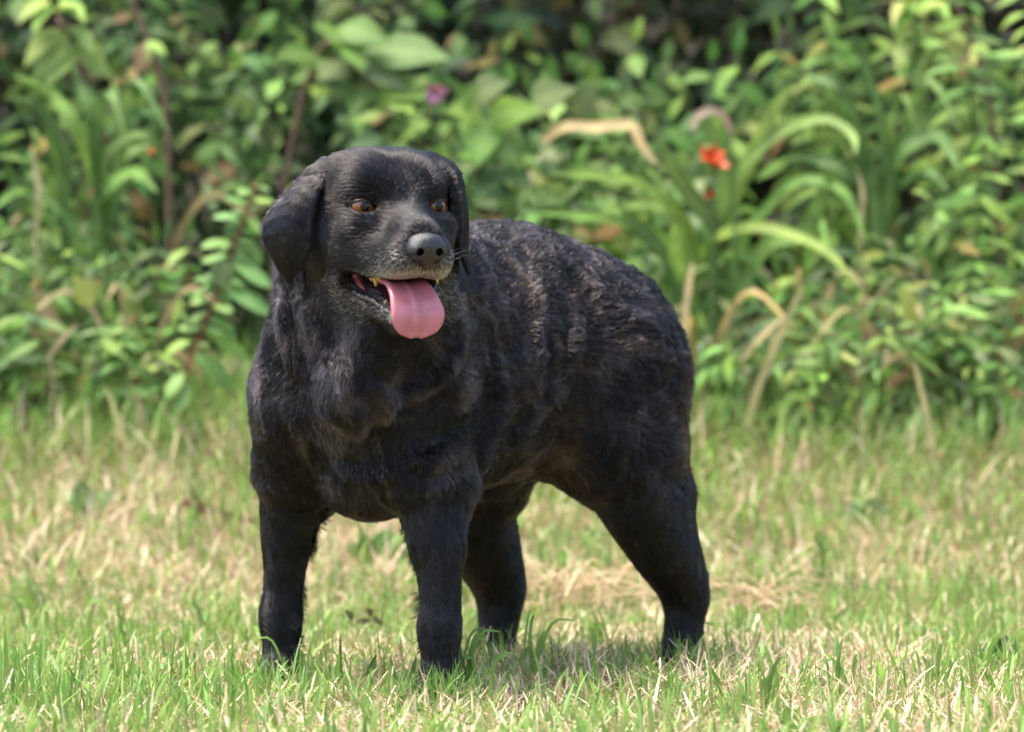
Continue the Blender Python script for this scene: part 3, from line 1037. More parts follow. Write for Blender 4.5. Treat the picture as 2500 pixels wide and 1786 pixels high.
# ------------------------------------------------------------------ grass
def blades(base, length, width, az, a0, a1, tipw, col, colbase, twist, S=3):
    """Grass blades as bent strips. All arguments are arrays over the blades."""
    n = len(base)
    hd = np.stack([np.cos(az), np.sin(az), np.zeros(n)], 1)
    wa = az + np.pi / 2 + twist
    wd = np.stack([np.cos(wa), np.sin(wa), np.zeros(n)], 1)
    up = np.array([0, 0, 1.0])
    pts = [base]
    for k in range(S):
        a = a0 + a1 * (k + 0.5) / S
        pts.append(pts[-1] + (length / S)[:, None] * (np.sin(a)[:, None] * hd + np.cos(a)[:, None] * up))
    prof = np.linspace(0, 1, S + 1)
    v = np.empty((n, S + 1, 2, 3))
    c = np.empty((n, S + 1, 2, 3))
    for k in range(S + 1):
        w = width * np.interp(prof[k], [0, 0.35, 0.75, 1.0], [0.75, 1.0, 0.8, 0.0]) + width * tipw * (prof[k] ** 3)
        v[:, k, 0] = pts[k] - 0.5 * w[:, None] * wd
        v[:, k, 1] = pts[k] + 0.5 * w[:, None] * wd
        c[:, k] = (colbase + (col - colbase) * min(1, prof[k] * 1.6))[:, None]
    idx = np.arange(n)[:, None, None] * (2 * (S + 1)) + np.arange(S)[None, :, None] * 2
    q = (idx + np.array([0, 1, 3, 2])[None, None]).reshape(-1, 4)
    return v.reshape(-1, 3), q, c.reshape(-1, 3)


LEG_SPOTS = [d2w(p)[:2] for p in ((0.01, 0.149, 0), (0.01, -0.149, 0), (-0.505, 0.15, 0), (-0.458, -0.155, 0), (0.04, 0.16, 0), (0.04, -0.135, 0))]


def clear_of_legs(xy, r=0.026):
    ok = np.ones(len(xy), bool)
    for s in LEG_SPOTS:
        ok &= np.hypot(xy[:, 0] - s[0], xy[:, 1] - s[1]) > r
    return ok


def scatter(n, x0, x1, y0, y1, keep=None):
    xy = np.stack([RNG.uniform(x0, x1, n), RNG.uniform(y0, y1, n)], 1)
    k = clear_of_legs(xy)
    if keep is not None:
        k &= RNG.random(n) < keep(xy)
    xy = xy[k]
    return np.stack([xy[:, 0], xy[:, 1], terrain(xy[:, 0], xy[:, 1])], 1)


def patch(xy, s):
    return vnoise(np.concatenate([xy, np.zeros((len(xy), 1))], 1), s, 15)


def dryness(xy):
    p = np.concatenate([xy, np.zeros((len(xy), 1))], 1)
    d = 0.26 + 0.85 * vnoise(p, 0.24, 5) + 0.25 * vnoise(p, 0.07, 6)
    for (u, v, r) in ((300, 1440, 0.16), (2150, 1640, 0.2), (1950, 1700, 0.16), (1400, 1470, 0.10), (2050, 1190, 0.3), (400, 1130, 0.25), (120, 1620, 0.14), (1600, 1680, 0.14)):
        c = ghit(u, v)
        d = d + 0.5 * np.exp(-((xy[:, 0] - c.x) ** 2 + (xy[:, 1] - c.y) ** 2) / r ** 2)
    d = d + 0.14 * (xy[:, 1] < 0.1) - 0.14 * (xy[:, 1] > 0.5)
    return np.clip(d, 0, 1)


GREENS = np.array([[0.165, 0.32, 0.052], [0.22, 0.38, 0.075], [0.12, 0.255, 0.048], [0.265, 0.40, 0.09], [0.165, 0.32, 0.080]])
STRAWS = np.array([[0.60, 0.48, 0.29], [0.72, 0.62, 0.43], [0.54, 0.39, 0.26], [0.64, 0.50, 0.36], [0.48, 0.33, 0.20]])


def make_lawn():
    R = RNG
    V, Q, C = [], [], []
    off = 0

    def add(b, L, w, lean, bend, tipw, pal, basec, az=None):
        nonlocal off
        n = len(b)
        if n == 0:
            return
        col = pal[R.integers(0, len(pal), n)] * R.uniform(0.75, 1.25, (n, 1))
        v, q, c = blades(b, L, w, R.uniform(0, 2 * np.pi, n) if az is None else az, lean, bend, tipw, col, np.broadcast_to(basec, (n, 3)), R.normal(0, 0.5, n))
        V.append(v)
        Q.append(q + off)
        C.append(c)
        off += len(v)

    def flush(name, label, cat, mat):
        nonlocal V, Q, C, off
        me = mesh_np(name, np.concatenate(V), [np.concatenate(Q)], [mat])
        vcol(me, 'tint', np.concatenate(C))
        o = link(name, me)
        tag(o, label, cat, kind='stuff')
        V, Q, C, off = [], [], [], 0

    strawbase = np.array([0.34, 0.27, 0.13])
    # mown lawn near the dog
    b = scatter(62000, -1.7, 1.7, -1.1, 1.3, lambda xy: (1.0 - 0.72 * dryness(xy)) * np.clip(0.75 + 0.6 * patch(xy, 0.06), 0.15, 1))
    n = len(b)
    tall = 1 + 0.45 * patch(b[:, :2], 0.11)
    add(b, tall * np.where(R.random(n) < 0.14, R.uniform(0.05, 0.085, n), R.gamma(9, 0.0042, n)), R.uniform(0.0020, 0.0050, n), np.abs(R.normal(0.25, 0.22, n)), R.normal(0.55, 0.45, n), R.choice([0.0, 0.0, 0.35], n), GREENS, strawbase)
    # fine upright blades
    b = scatter(15000, -1.7, 1.7, -1.1, 1.3)
    n = len(b)
    add(b, R.uniform(0.03, 0.085, n), R.uniform(0.0010, 0.0018, n), np.abs(R.normal(0.2, 0.25, n)), R.normal(0.5, 0.5, n), np.zeros(n), GREENS * 0.8, strawbase * 0.8)
    # broad blades in the nearest lawn
    b = scatter(1500, -1.0, 1.0, -0.75, 0.35, lambda xy: 1.0 - 0.5 * dryness(xy))
    n = len(b)
    add(b, R.uniform(0.04, 0.085, n), R.uniform(0.0045, 0.0085, n), np.abs(R.normal(0.2, 0.2, n)), R.normal(0.5, 0.4, n), R.choice([0.0, 0.3], n), GREENS, strawbase)
    # taller grass at the paws, on the camera's side
    for k_, s in enumerate(LEG_SPOTS[:4]):
        m = (230, 80, 60, 60)[k_]
        xy = np.stack([s[0] + R.normal(-0.005, 0.050, m), s[1] - np.abs(R.normal(0.075, 0.035, m)) - 0.01], 1)
        xy = xy[clear_of_legs(xy)]
        m = len(xy)
        b = np.concatenate([xy, terrain(xy[:, 0], xy[:, 1])[:, None]], 1)
        add(b, R.uniform(0.035, 0.075, m), R.uniform(0.0018, 0.0045, m), np.abs(R.normal(0.2, 0.2, m)), R.normal(0.5, 0.45, m), R.choice([0, 0.3], m), GREENS, strawbase)
    # taller, looser grass towards the hedge
    b = scatter(30000, -2.2, 2.2, 1.25, 2.85, lambda xy: 1.0 - 0.5 * dryness(xy))
    n = len(b)
    grow = np.clip((b[:, 1] - 1.2) / 1.3, 0, 1)
    add(b, R.uniform(0.03, 0.08, n) * (1 + 1.0 * grow ** 2), R.uniform(0.003, 0.006, n), np.abs(R.normal(0.3, 0.25, n)), R.normal(0.7, 0.5, n), np.zeros(n), GREENS * 0.92, strawbase)
    # long rough grass at the foot of the hedge
    b = scatter(6500, -2.2, 2.2, 2.0, 2.8)
    n = len(b)
    add(b, R.uniform(0.08, 0.19, n), R.uniform(0.003, 0.007, n), np.abs(R.normal(0.15, 0.15, n)), R.normal(0.9, 0.5, n), np.zeros(n), GREENS * 0.9, strawbase)
    # beyond the frame on all sides, sparser
    for x0, x1, y0, y1, m in ((-4.5, -1.7, -1.5, 2.7, 14000), (1.7, 4.5, -1.5, 2.7, 14000), (-2.5, 2.5, -2.6, -1.1, 12000)):
        b = scatter(m, x0, x1, y0, y1)
        n = len(b)
        add(b, R.gamma(9, 0.006, n), R.uniform(0.004, 0.007, n), np.abs(R.normal(0.3, 0.25, n)), R.normal(0.5, 0.45, n), np.zeros(n), GREENS, strawbase)
    flush('grass', 'short green lawn grass round the dog', 'grass', M_GRASS)

    # dry thatch
    b = scatter(46000, -1.7, 1.7, -1.1, 1.4, lambda xy: 0.22 + 0.72 * dryness(xy))
    n = len(b)
    b[:, 2] += R.uniform(0.0, 0.022, n)
    add(b, R.uniform(0.018, 0.060, n), R.uniform(0.0016, 0.0042, n), np.clip(R.normal(1.25, 0.28, n), 0.2, 1.6), R.normal(0.1, 0.3, n), np.full(n, 0.4), STRAWS, STRAWS[3])
    b = scatter(8000, -1.7, 1.7, -1.1, 1.4, lambda xy: 0.25 + 0.75 * dryness(xy))
    n = len(b)
    add(b, R.uniform(0.03, 0.075, n), R.uniform(0.0012, 0.0028, n), np.abs(R.normal(0.5, 0.35, n)), R.normal(0.8, 0.7, n), np.full(n, 0.3), STRAWS * 1.05, STRAWS[3])
    b = scatter(5000, -1.1, 1.1, -0.8, 0.45, lambda xy: 0.25 + 0.75 * dryness(xy))
    n = len(b)
    b[:, 2] += R.uniform(0.0, 0.02, n)
    add(b, R.uniform(0.025, 0.065, n), R.uniform(0.0018, 0.0042, n), np.clip(R.normal(0.8, 0.35, n), 0, 1.5), R.normal(0.5, 0.5, n), np.full(n, 0.4), STRAWS * 0.95, STRAWS[3])
    b = scatter(14000, -2.2, 2.2, 1.3, 2.85, lambda xy: 0.30 + 0.7 * dryness(xy))
    n = len(b)
    add(b, R.uniform(0.04, 0.11, n) * (1 + 0.4 * np.clip((b[:, 1] - 1.4) / 1.2, 0, 1) ** 2), R.uniform(0.002, 0.005, n), np.abs(R.normal(0.55, 0.35, n)), R.normal(0.7, 0.6, n), np.full(n, 0.3), STRAWS * 0.95, STRAWS[3])
    b = scatter(2400, -2.2, 2.2, 1.9, 2.8)
    n = len(b)
    add(b, R.uniform(0.06, 0.17, n), R.uniform(0.002, 0.005, n), np.abs(R.normal(0.3, 0.25, n)), R.normal(0.9, 0.6, n), np.full(n, 0.2), STRAWS * 0.9, STRAWS[3])
    flush('dry_grass', 'pale dry grass lying between the green lawn blades', 'dry grass', M_STRAW)


make_lawn()


# ------------------------------------------------------------------ hedge: a deep mass of leaves behind everything
def make_hedge_mass():
    R = RNG
    parts = []

    def cloud(n, x0, x1, y0, y1, z0, z1, size, cols):
        p = np.stack([R.uniform(x0, x1, n), R.uniform(y0, y1, n), R.uniform(z0, z1, n)], 1)
        nn = vnoise(p, 0.35, 91)
        p = p[nn > -0.6]
        p[:, 2] += np.maximum(terrain(p[:, 0], p[:, 1]) - 0.29, 0) * 0.6
        n = len(p)
        d = unit(np.stack([R.normal(0, 0.8, n), R.normal(-0.5, 0.7, n), R.normal(-0.25, 0.5, n)], 1))
        nor = unit(np.stack([R.normal(0, 0.5, n), R.normal(-0.7, 0.5, n), R.normal(0.8, 0.4, n)], 1))
        s = unit(np.cross(d, nor))
        L = R.uniform(*size, n)
        W = L * R.uniform(0.28, 0.42, n)
        m = np.cross(s, d)
        rows = [(0.0, 0.05, 0.0), (0.35, 1.0, 0.03), (0.7, 0.75, 0.02), (1.0, 0.03, -0.10)]
        v = np.empty((n, 4, 2, 3))
        for k, (t, w, b) in enumerate(rows):
            c = p + d * (L * t)[:, None] + m * (L * b)[:, None]
            v[:, k, 0] = c - s * (W * w * 0.5)[:, None] + m * (L * 0.05 * w)[:, None]
            v[:, k, 1] = c + s * (W * w * 0.5)[:, None] + m * (L * 0.05 * w)[:, None]
        col = cols[R.integers(0, len(cols), n)] * R.uniform(0.6, 1.3, (n, 1))
        parts.append((v.reshape(-1, 3), np.repeat(col, 8, 0), n))

    dark = np.array([[0.020, 0.042, 0.014], [0.028, 0.058, 0.018], [0.034, 0.055, 0.026], [0.045, 0.040, 0.018]])  # leaf colours lowered to paint the shade of the recess
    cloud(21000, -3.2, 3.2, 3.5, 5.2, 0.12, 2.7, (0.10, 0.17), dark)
    cloud(3500, -4.2, 4.2, 2.95, 3.6, 1.35, 2.5, (0.06, 0.13), dark)  # unseen overhang above the frame, added to shade the recess
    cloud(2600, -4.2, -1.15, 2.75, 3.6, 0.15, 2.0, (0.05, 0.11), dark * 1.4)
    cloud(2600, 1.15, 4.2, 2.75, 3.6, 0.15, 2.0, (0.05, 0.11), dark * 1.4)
    V = np.concatenate([p[0] for p in parts])
    C = np.concatenate([p[1] for p in parts])
    n = len(V) // 8
    q = (np.arange(n)[:, None, None] * 8 + np.arange(3)[None, :, None] * 2 + np.array([0, 1, 3, 2])[None, None]).reshape(-1, 4)
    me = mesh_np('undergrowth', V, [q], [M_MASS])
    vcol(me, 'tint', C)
    tag(link('undergrowth', me), 'dense hedge leaves coloured dark for shade, with an added overhang out of view', 'undergrowth', kind='stuff')


make_hedge_mass()


# ------------------------------------------------------------------ leaves of the plants
def leaf_mesh(name, prof, curl=0.25, fold=0.12, wave=0.0, twist=0.0, nseg=7):
    """A leaf of unit length along +X; prof: (t, half width) points; curl: how far the tip drops; fold: V of the blade."""
    t = np.linspace(0, 1, nseg + 1)
    w = np.interp(t, [p[0] for p in prof], [p[1] for p in prof])
    ang = -curl * t * 1.6
    dx, dz = np.cos(ang), np.sin(ang)
    x = np.concatenate([[0], np.cumsum((dx[1:] + dx[:-1]) / 2)]) / nseg
    z = np.concatenate([[0], np.cumsum((dz[1:] + dz[:-1]) / 2)]) / nseg
    v, rib = [], []
    for k in range(nseg + 1):
        for a in (-1.0, -0.5, 0.0, 0.5, 1.0):
            tw = twist * t[k]
            yy, zz = a * w[k], abs(a) * w[k] * fold * 2 - (0.25 * w[k] * a * a * 0.6) + wave * math.sin(9 * t[k] + 2 * a) * abs(a)
            v.append((x[k] - dz[k] * 0, yy * math.cos(tw) - zz * math.sin(tw), z[k] + yy * math.sin(tw) + zz * math.cos(tw)))
            rib.append(1.0 if a == 0 else 0.0)
    q = np.array([[k * 5 + j, k * 5 + j + 1, (k + 1) * 5 + j + 1, (k + 1) * 5 + j] for k in range(nseg) for j in range(4)])
    me = mesh_np(name, np.array(v), [q], [M_LEAF])
    a = me.attributes.new('rib', 'FLOAT', 'POINT')
    a.data.foreach_set('value', np.array(rib, np.float32))
    return me


OV = [(0, 0.015), (0.06, 0.03), (0.18, 0.17), (0.36, 0.245), (0.55, 0.215), (0.75, 0.125), (0.9, 0.05), (1, 0.004)]
LA = [(0, 0.012), (0.06, 0.02), (0.2, 0.09), (0.42, 0.135), (0.62, 0.115), (0.82, 0.06), (1, 0.003)]
OB = [(0, 0.03), (0.08, 0.06), (0.25, 0.17), (0.5, 0.225), (0.75, 0.20), (0.92, 0.11), (1, 0.02)]
HE = [(0, 0.20), (0.04, 0.34), (0.16, 0.42), (0.34, 0.40), (0.55, 0.29), (0.78, 0.14), (0.93, 0.04), (1, 0.004)]
LEAVES = {
    'ovate': [leaf_mesh('leaf', OV, 0.25, 0.10, 0.010), leaf_mesh('leaf', OV, 0.55, 0.16, 0.015, 0.2), leaf_mesh('leaf', OV, 0.05, 0.07, 0.012, -0.25)],
    'lance': [leaf_mesh('leaf', LA, 0.35, 0.15, 0.006), leaf_mesh('leaf', LA, 0.75, 0.12, 0.008, 0.3), leaf_mesh('leaf', LA, 0.1, 0.12, 0.008, -0.3)],
    'oblong': [leaf_mesh('leaf', OB, 0.40, 0.05, 0.004), leaf_mesh('leaf', OB, 0.20, 0.08, 0.004), leaf_mesh('leaf', OB, 0.6, 0.05, 0.004)],
    'heart': [leaf_mesh('leaf', HE, 0.20, 0.12, 0.012), leaf_mesh('leaf', HE, 0.45, 0.10, 0.015)],
}
LIME = (0.26, 0.41, 0.075)
BRIGHT = (0.185, 0.33, 0.062)
MID = (0.100, 0.195, 0.042)
GREY = (0.150, 0.205, 0.085)
DEEP = (0.045, 0.105, 0.026)
YELL = (0.31, 0.38, 0.10)


def jitter(c, s=0.18):
    if s == 0.18:
        s = 0.26
        if random.random() < 0.07:
            c = random.choice([YELL, (0.30, 0.24, 0.07), (0.22, 0.13, 0.06)])
    k = 1 + random.uniform(-s, s)
    return (c[0] * k * (1 + random.uniform(-s, s)), c[1] * k, c[2] * k * (1 + random.uniform(-s, s)), 1.0)


def put_leaf(parent, kind, base, direction, size, color, normal=(0, -0.35, 1), width=1.0, variant=None):
    d = Vector(direction).normalized()
    nv = Vector(normal)
    side = nv.cross(d)
    if side.length < 1e-4:
        side = Vector((1, 0, 0)).cross(d)
    side.normalize()
    up = d.cross(side)
    ms = LEAVES[kind]
    me = ms[variant % len(ms)] if variant is not None else random.choice(ms)
    o = link('leaf', me, parent)
    M = Matrix((d, side, up)).transposed().to_4x4()
    M.translation = Vector(base) - parent.location
    o.matrix_local = M @ Matrix.Diagonal((size, size * width, size, 1))
    o.color = color
    return o


def put_tube(parent, name, path, radii, mat, sides=6):
    v, f = tube(np.asarray(path, float) - np.asarray(parent.location), radii, sides)
    return link(name, mesh_np(name, v, f, [mat]), parent)


def plant(name, root, label, cat, group=None):
    e = link(name, None, loc=Vector(root))
    return tag(e, label, cat, group)


def ribbon(parent, name, path, width, color, mat=M_LEAF, n=14, roll=0.0, fold=0.12, tip=0.04):
    """A strap leaf along a path of world points."""
    p = spline([tuple(x) for x in path], n)
    t = np.gradient(p, axis=0)
    t = unit(t)
    s = unit(np.cross(t, np.array([math.sin(roll) * 0.9, -math.cos(roll), 0.55])))
    m = np.cross(s, t)
    u = np.linspace(0, 1, n)
    w = width * np.interp(u, [0, 0.12, 0.55, 0.85, 1], [0.6, 0.85, 1.0, 0.7, tip])
    rows, rib = [], []
    for a in (-1, 0, 1):
        rows.append(p + s * (a * w * 0.5)[:, None] + m * (abs(a) * w * fold)[:, None])
        rib.append(np.full(n, 1.0 if a == 0 else 0.0))
    v = np.stack(rows, 1).reshape(-1, 3) - np.asarray(parent.location)
    q = np.array([[k * 3 + j, k * 3 + j + 1, (k + 1) * 3 + j + 1, (k + 1) * 3 + j] for k in range(n - 1) for j in range(2)])
    me = mesh_np(name, v, [q], [mat])
    a = me.attributes.new('rib', 'FLOAT', 'POINT')
    a.data.foreach_set('value', np.stack(rib, 1).ravel().astype(np.float32))
    o = link(name, me, parent)
    o.color = (*color[:3], 1.0)
    return o


def shrub(root, label, group, height, lean, nstem, kind, size, pal, gap=0.07, droop=0.3, stem_mat=None, name='leafy_shrub', cat='shrub', rad=0.005, pairs=False, start=0.25, face=-0.55):
    root = Vector(root)
    e = plant(name, root, label, cat, group)
    for s in range(nstem):
        a = random.uniform(0, 2 * math.pi)
        sp = random.uniform(0.12, 0.40) * height
        top = root + Vector((math.cos(a) * sp + lean[0] * height, math.sin(a) * sp * 0.7 + lean[1] * height, height * random.uniform(0.75, 1.05)))
        mid = root.lerp(top, 0.5) + Vector((random.uniform(-0.05, 0.05), random.uniform(-0.04, 0.04), 0.12 * height))
        path = spline([tuple(root), tuple(mid), tuple(top)], 12)
        put_tube(e, 'stem', path, np.linspace(rad, rad * 0.35, 12), stem_mat or M_STEM_GREEN, 5)
        Ls = np.linalg.norm(np.diff(path, axis=0), axis=1).sum()
        n = max(4, int(Ls * (1 - start) / gap))
        for k in range(n):
            t = start + (1 - start) * (k + 0.5) / n
            b = spline(path, 60)[min(59, int(t * 59))]
            for sd in ((0, 1) if pairs else (k % 2,)):
                az = a + (1 if sd else -1) * random.uniform(0.9, 1.9) + random.uniform(-0.5, 0.5)
                d = Vector((math.cos(az), math.sin(az) * 0.8 + face * 0.5, random.uniform(-0.35, 0.35) - droop))
                put_leaf(e, kind, b, d, size * random.uniform(0.5, 1.3), jitter(random.choice(pal)), (random.uniform(-0.6, 0.6), -random.uniform(0.3, 1.3), random.uniform(0.4, 1.1)))
        put_leaf(e, kind, path[-1], (top - mid) + Vector((0, -0.1, 0.0)), size * 0.7, jitter(random.choice(pal)), (0, -0.8, 0.6))
    return e


def strap_clump(root, label, group, n, length, width, pal, name='strap_leaf_clump', lean=(0, 0), arcs=None):
    root = Vector(root)
    e = plant(name, root, label, 'plant', group)
    for k in range(n):
        a = random.uniform(0, 2 * math.pi)
        L = length * random.uniform(0.6, 1.1)
        out_ = Vector((math.cos(a) + lean[0], 0.6 * math.sin(a) - 0.25 + lean[1], 0))
        spread = random.uniform(0.15, 0.6)
        p1 = root + out_ * (0.25 * spread * L) + Vector((0, 0, 0.45 * L))
        p2 = root + out_ * (0.65 * spread * L) + Vector((0, 0, 0.80 * L * (1 - 0.25 * spread)))
        p3 = root + out_ * (1.20 * spread * L) + Vector((0, 0, 0.80 * L * (1 - 0.75 * spread)))
        ribbon(e, 'leaf', [root, p1, p2, p3], width * random.uniform(0.7, 1.15), jitter(random.choice(pal)), roll=random.uniform(-0.7, 0.7))
    return e


LANDMARKS = []          # (u, D, phrase) of things that can be found in the picture
_used = {}


def near_label(u, D, what, marks):
    """'what, right beside / second / third nearest to the landmark it stands by'."""
    m = min(marks, key=lambda q: abs(q[0] - u) + 120 * abs(q[1] - D))
    k = (what, m[2])
    _used[k] = _used.get(k, 0) + 1
    o = ['right beside', 'second nearest to', 'third nearest to', 'fourth nearest to', 'fifth nearest to', 'sixth nearest to', 'seventh nearest to', 'eighth nearest to', 'ninth nearest to'][min(_used[k], 9) - 1]
    return f'{what} {o} {m[2]}'


def by_nearness(spots, what, marks):
    """Labels for look-alike plants, the nearest to each landmark first."""
    d = lambda q: min(abs(m[0] - q[0]) + 120 * abs(m[1] - q[1]) for m in marks)
    out_ = {}
    for q in sorted(spots, key=d):
        out_[q] = near_label(q[0], q[1], what, marks)
    return out_


# ------------------------------------------------------------------ hedge plants, from the back to the front
M_SPRIG, M_PINKF, M_CANE = (820, 8.7, 'the lime-leaved sprig'), (1060, 8.6, 'the pink flower'), (400, 8.62, 'the slanting brown cane')
M_HEART, M_BENT, M_FLOW = (1190, 8.5, 'the heart-leaved climber'), (1450, 8.3, 'the tan bent leaf'), (1735, 8.2, 'the large orange flower')
M_REDST, M_PURP, M_STALK = (450, 7.9, 'the red-stemmed plant'), (230, 8.75, 'the thin purplish cane'), (1860, 8.15, 'the pale forked stalk')
M_DEADR, M_STRAWR, M_STRAPR = (2125, 8.22, 'the dead leaf behind the hind legs'), (2265, 8.0, 'the tall straw-coloured stem'), (2150, 8.55, 'the clump beside the orange flowers')
spots = [(1120, 9.75), (1330, 9.9), (1540, 9.7), (1760, 9.9), (1930, 9.6), (960, 9.8), (740, 9.9), (2140, 9.9), (540, 9.7), (1220, 9.5), (1440, 9.55), (1650, 9.5), (1830, 9.7), (2040, 9.6), (300, 9.7), (60, 9.7), (2300, 9.8),
         (1060, 9.55), (1380, 9.7), (1590, 9.9), (1270, 10.1), (1480, 10.1), (1700, 10.1)]
labs = by_nearness(spots, 'dim grey-green shrub deep in the hedge,', [M_SPRIG, M_HEART, M_BENT, M_FLOW, M_STRAPR, M_PURP])
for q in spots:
    shrub(on_ground(*q), labs[q], 'dim shrubs in the hedge recess', random.uniform(0.85, 1.15), (0, -0.05), 4, 'ovate', 0.105, [GREY, DEEP, GREY, DEEP], gap=0.085, start=0.35, stem_mat=M_STEM_BROWN)  # grey and deep greens only, so the colour carries the recess's shade
# oval-leaved shrubs across the upper half
spots = {(470, 9.1): 0.92, (600, 9.25): 1.0, (740, 9.1): 0.92, (860, 9.2): 0.88, (960, 9.0): 0.74, (660, 8.95): 0.78, (540, 8.95): 0.72, (800, 8.85): 0.70, (420, 9.3): 0.98, (330, 9.2): 0.86, (1040, 9.2): 0.7}
labs = by_nearness(list(spots), 'mid-green shrub with oval pointed leaves,', [M_SPRIG, M_PINKF, M_CANE])
for q, h in spots.items():
    shrub(on_ground(*q), labs[q], 'oval-leaved shrubs behind the head', h, (0, -0.06), 6, 'ovate', 0.072, [MID, MID, BRIGHT, GREY, DEEP], gap=0.044, start=0.50)
# bright-leaved sprig over the head
e = plant('leafy_sprig', on_ground(700, 8.75), 'brown-stemmed sprig with bright lime leaves above the dog’s head', 'shrub')
put_tube(e, 'stem', spline([tuple(on_ground(640, 8.75)), tuple(P(700, 420, 8.75)), tuple(P(790, 110, 8.72)), tuple(P(905, 205, 8.66)), tuple(P(1000, 262, 8.62))], 26), np.linspace(0.007, 0.003, 26), M_STEM_BROWN)
for (b, t, s, c) in (((820, 72), (925, 58), 1, MID), ((820, 85), (890, 118), 1, BRIGHT), ((860, 110), (770, 60), 1, BRIGHT), ((890, 125), (1080, 112), 1, MID), ((880, 150), (980, 170), 1, GREY), ((915, 215), (1010, 190), 1, LIME), ((930, 225), (1005, 250), 1, LIME),
                     ((850, 150), (780, 190), 1, GREY), ((900, 205), (850, 245), 1, MID), ((985, 255), (1035, 205), 1, BRIGHT), ((780, 140), (690, 120), 1, MID)):
    p, q_ = P(*b, 8.68), P(*t, 8.58)
    put_leaf(e, 'ovate', p, q_ - p, (q_ - p).length * 1.05, jitter(c, 0.1), (random.uniform(-0.3, 0.3), -0.9, 0.7), width=1.1)
# drooping yellow-green shrubs
for u0, lab, D in ((120, 'yellow-green shrub with drooping broad leaves beside the arching strap leaves and dead brown leaf', 8.85), (2230, 'yellow-green shrub with drooping broad leaves above the orange flower’s strap leaves', 8.85)):
    e = plant('drooping_shrub', on_ground(u0 + 60, D), lab, 'shrub')
    st = [[(u0 + 60, 700), (u0 + 80, 420), (u0 + 50, 200), (u0 - 20, -20)], [(u0 + 60, 700), (u0 + 110, 430), (u0 + 90, 210), (u0 + 30, 40)]]
    for path in st:
        w = [tuple(on_ground(u0 + 60, D))] + [tuple(P(a, b, D - 0.05 * k)) for k, (a, b) in enumerate(path)]
        put_tube(e, 'stem', spline(w, 24), np.linspace(0.006, 0.003, 24), M_STEM_BROWN)
    for (b, t, c, k) in (((20, 70), (-60, 130), YELL, 1), ((40, 65), (130, 75), YELL, 1), ((45, 75), (-30, 180), YELL, 1), ((70, 100), (140, 170), YELL, 1), ((60, 110), (-10, 190), YELL, 1), ((20, 30), (60, -10), YELL, 0),
                         ((0, 10), (-50, 60), LIME, 0), ((0, 0), (-70, 10), YELL, 1), ((75, 200), (120, 250), MID, 0), ((80, 240), (20, 300), MID, 1), ((30, 0), (90, 30), LIME, 0)):
        p, q_ = P(u0 + b[0], b[1], 8.70), P(u0 + t[0], t[1], 8.60)
        put_leaf(e, 'ovate', p, q_ - p, (q_ - p).length * 0.95, jitter(c, 0.15), (random.uniform(-0.7, 0.7), -0.6, 0.9), width=random.uniform(0.7, 0.95), variant=k)
# bare brown canes
for k, (pp, lab) in enumerate(((((415, 640), (405, 260), (370, 120), (310, -20)), 'slanting brown cane with a withered leaf rising beside the drooping shrub and red-stemmed plant'),
                               (((2440, 640), (2420, 280), (2385, 130), (2320, -20)), 'slanting brown cane with a withered leaf above the brown dead leaf on the sparse side'),
                               (((300, 560), (255, 330), (225, 220), (140, 40)), 'thin purplish cane crossing the arching strap leaves'))):
    D = 8.62 if k < 2 else 8.75
    r = on_ground(pp[0][0], D)
    e = plant('bare_cane', r, lab, 'cane')
    put_tube(e, 'stem', spline([tuple(r)] + [tuple(P(a, b, D)) for a, b in pp], 24), np.linspace(0.0085, 0.006, 24) * (0.6 if k == 2 else 1), M_STEM_BROWN)
    if k < 2:
        x, y = pp[2]
        for (dx, dy, c) in ((-25, 90, YELL), (45, 40, LIME), (-40, 110, (0.26, 0.15, 0.08))):
            b = P(x - 10, y - 20, D - 0.02)
            t = P(x + dx, y + dy - 30, D - 0.06)
            put_leaf(e, 'ovate', b, t - b, (t - b).length * 0.85, jitter(c, 0.1), (random.uniform(-0.6, 0.6), -0.8, 0.6))
# strap-leaved clumps
for u0, lab in ((215, 'clump of long arching green strap leaves beside the slanting brown cane and sprawling weeds'), (2150, 'clump of long arching green strap leaves growing next to the orange flowers')):
    D = 8.55
    r = on_ground(u0 + 10, D)
    e = plant('strap_leaf_clump', r, lab, 'plant')
    arcs = [[(0, 560), (-70, 340), (-140, 210), (-200, 160)], [(0, 540), (-40, 330), (-100, 220), (-190, 185)], [(20, 560), (60, 380), (140, 330), (195, 420)], [(15, 540), (10, 350), (50, 230), (90, 330)],
            [(-10, 560), (-90, 430), (-160, 390), (-230, 380)], [(0, 520), (-30, 380), (-120, 260), (-200, 240)], [(10, 560), (30, 480), (110, 420), (170, 470)], [(0, 580), (-110, 480), (-180, 470), (-240, 520)],
            [(25, 560), (70, 300), (120, 200), (200, 330)], [(-5, 560), (-10, 300), (-35, 180), (-60, 120)]]
    for k, a in enumerate(arcs):
        x_ = (random.uniform(-0.06, 0.06), random.uniform(-0.06, 0.06))
        pts = [tuple(r + Vector((x_[0], x_[1], 0)))] + [tuple(P(u0 + x + (110 if i == 0 else 40 if i == 1 else 0) * x_[0] * 9, y, D - 0.05 * i + random.uniform(-0.05, 0.05))) for i, (x, y) in enumerate(a)]
        ribbon(e, 'leaf', pts, random.uniform(0.020, 0.034), jitter(random.choice([MID, MID, BRIGHT, DEEP]), 0.15), n=20, roll=random.uniform(-0.6, 0.6))
D = 8.40
r = on_ground(1700, D)
e = plant('strap_leaf_clump', r, 'clump of broad pale-green strap leaves, one arching low over the weeds behind the rump', 'plant')
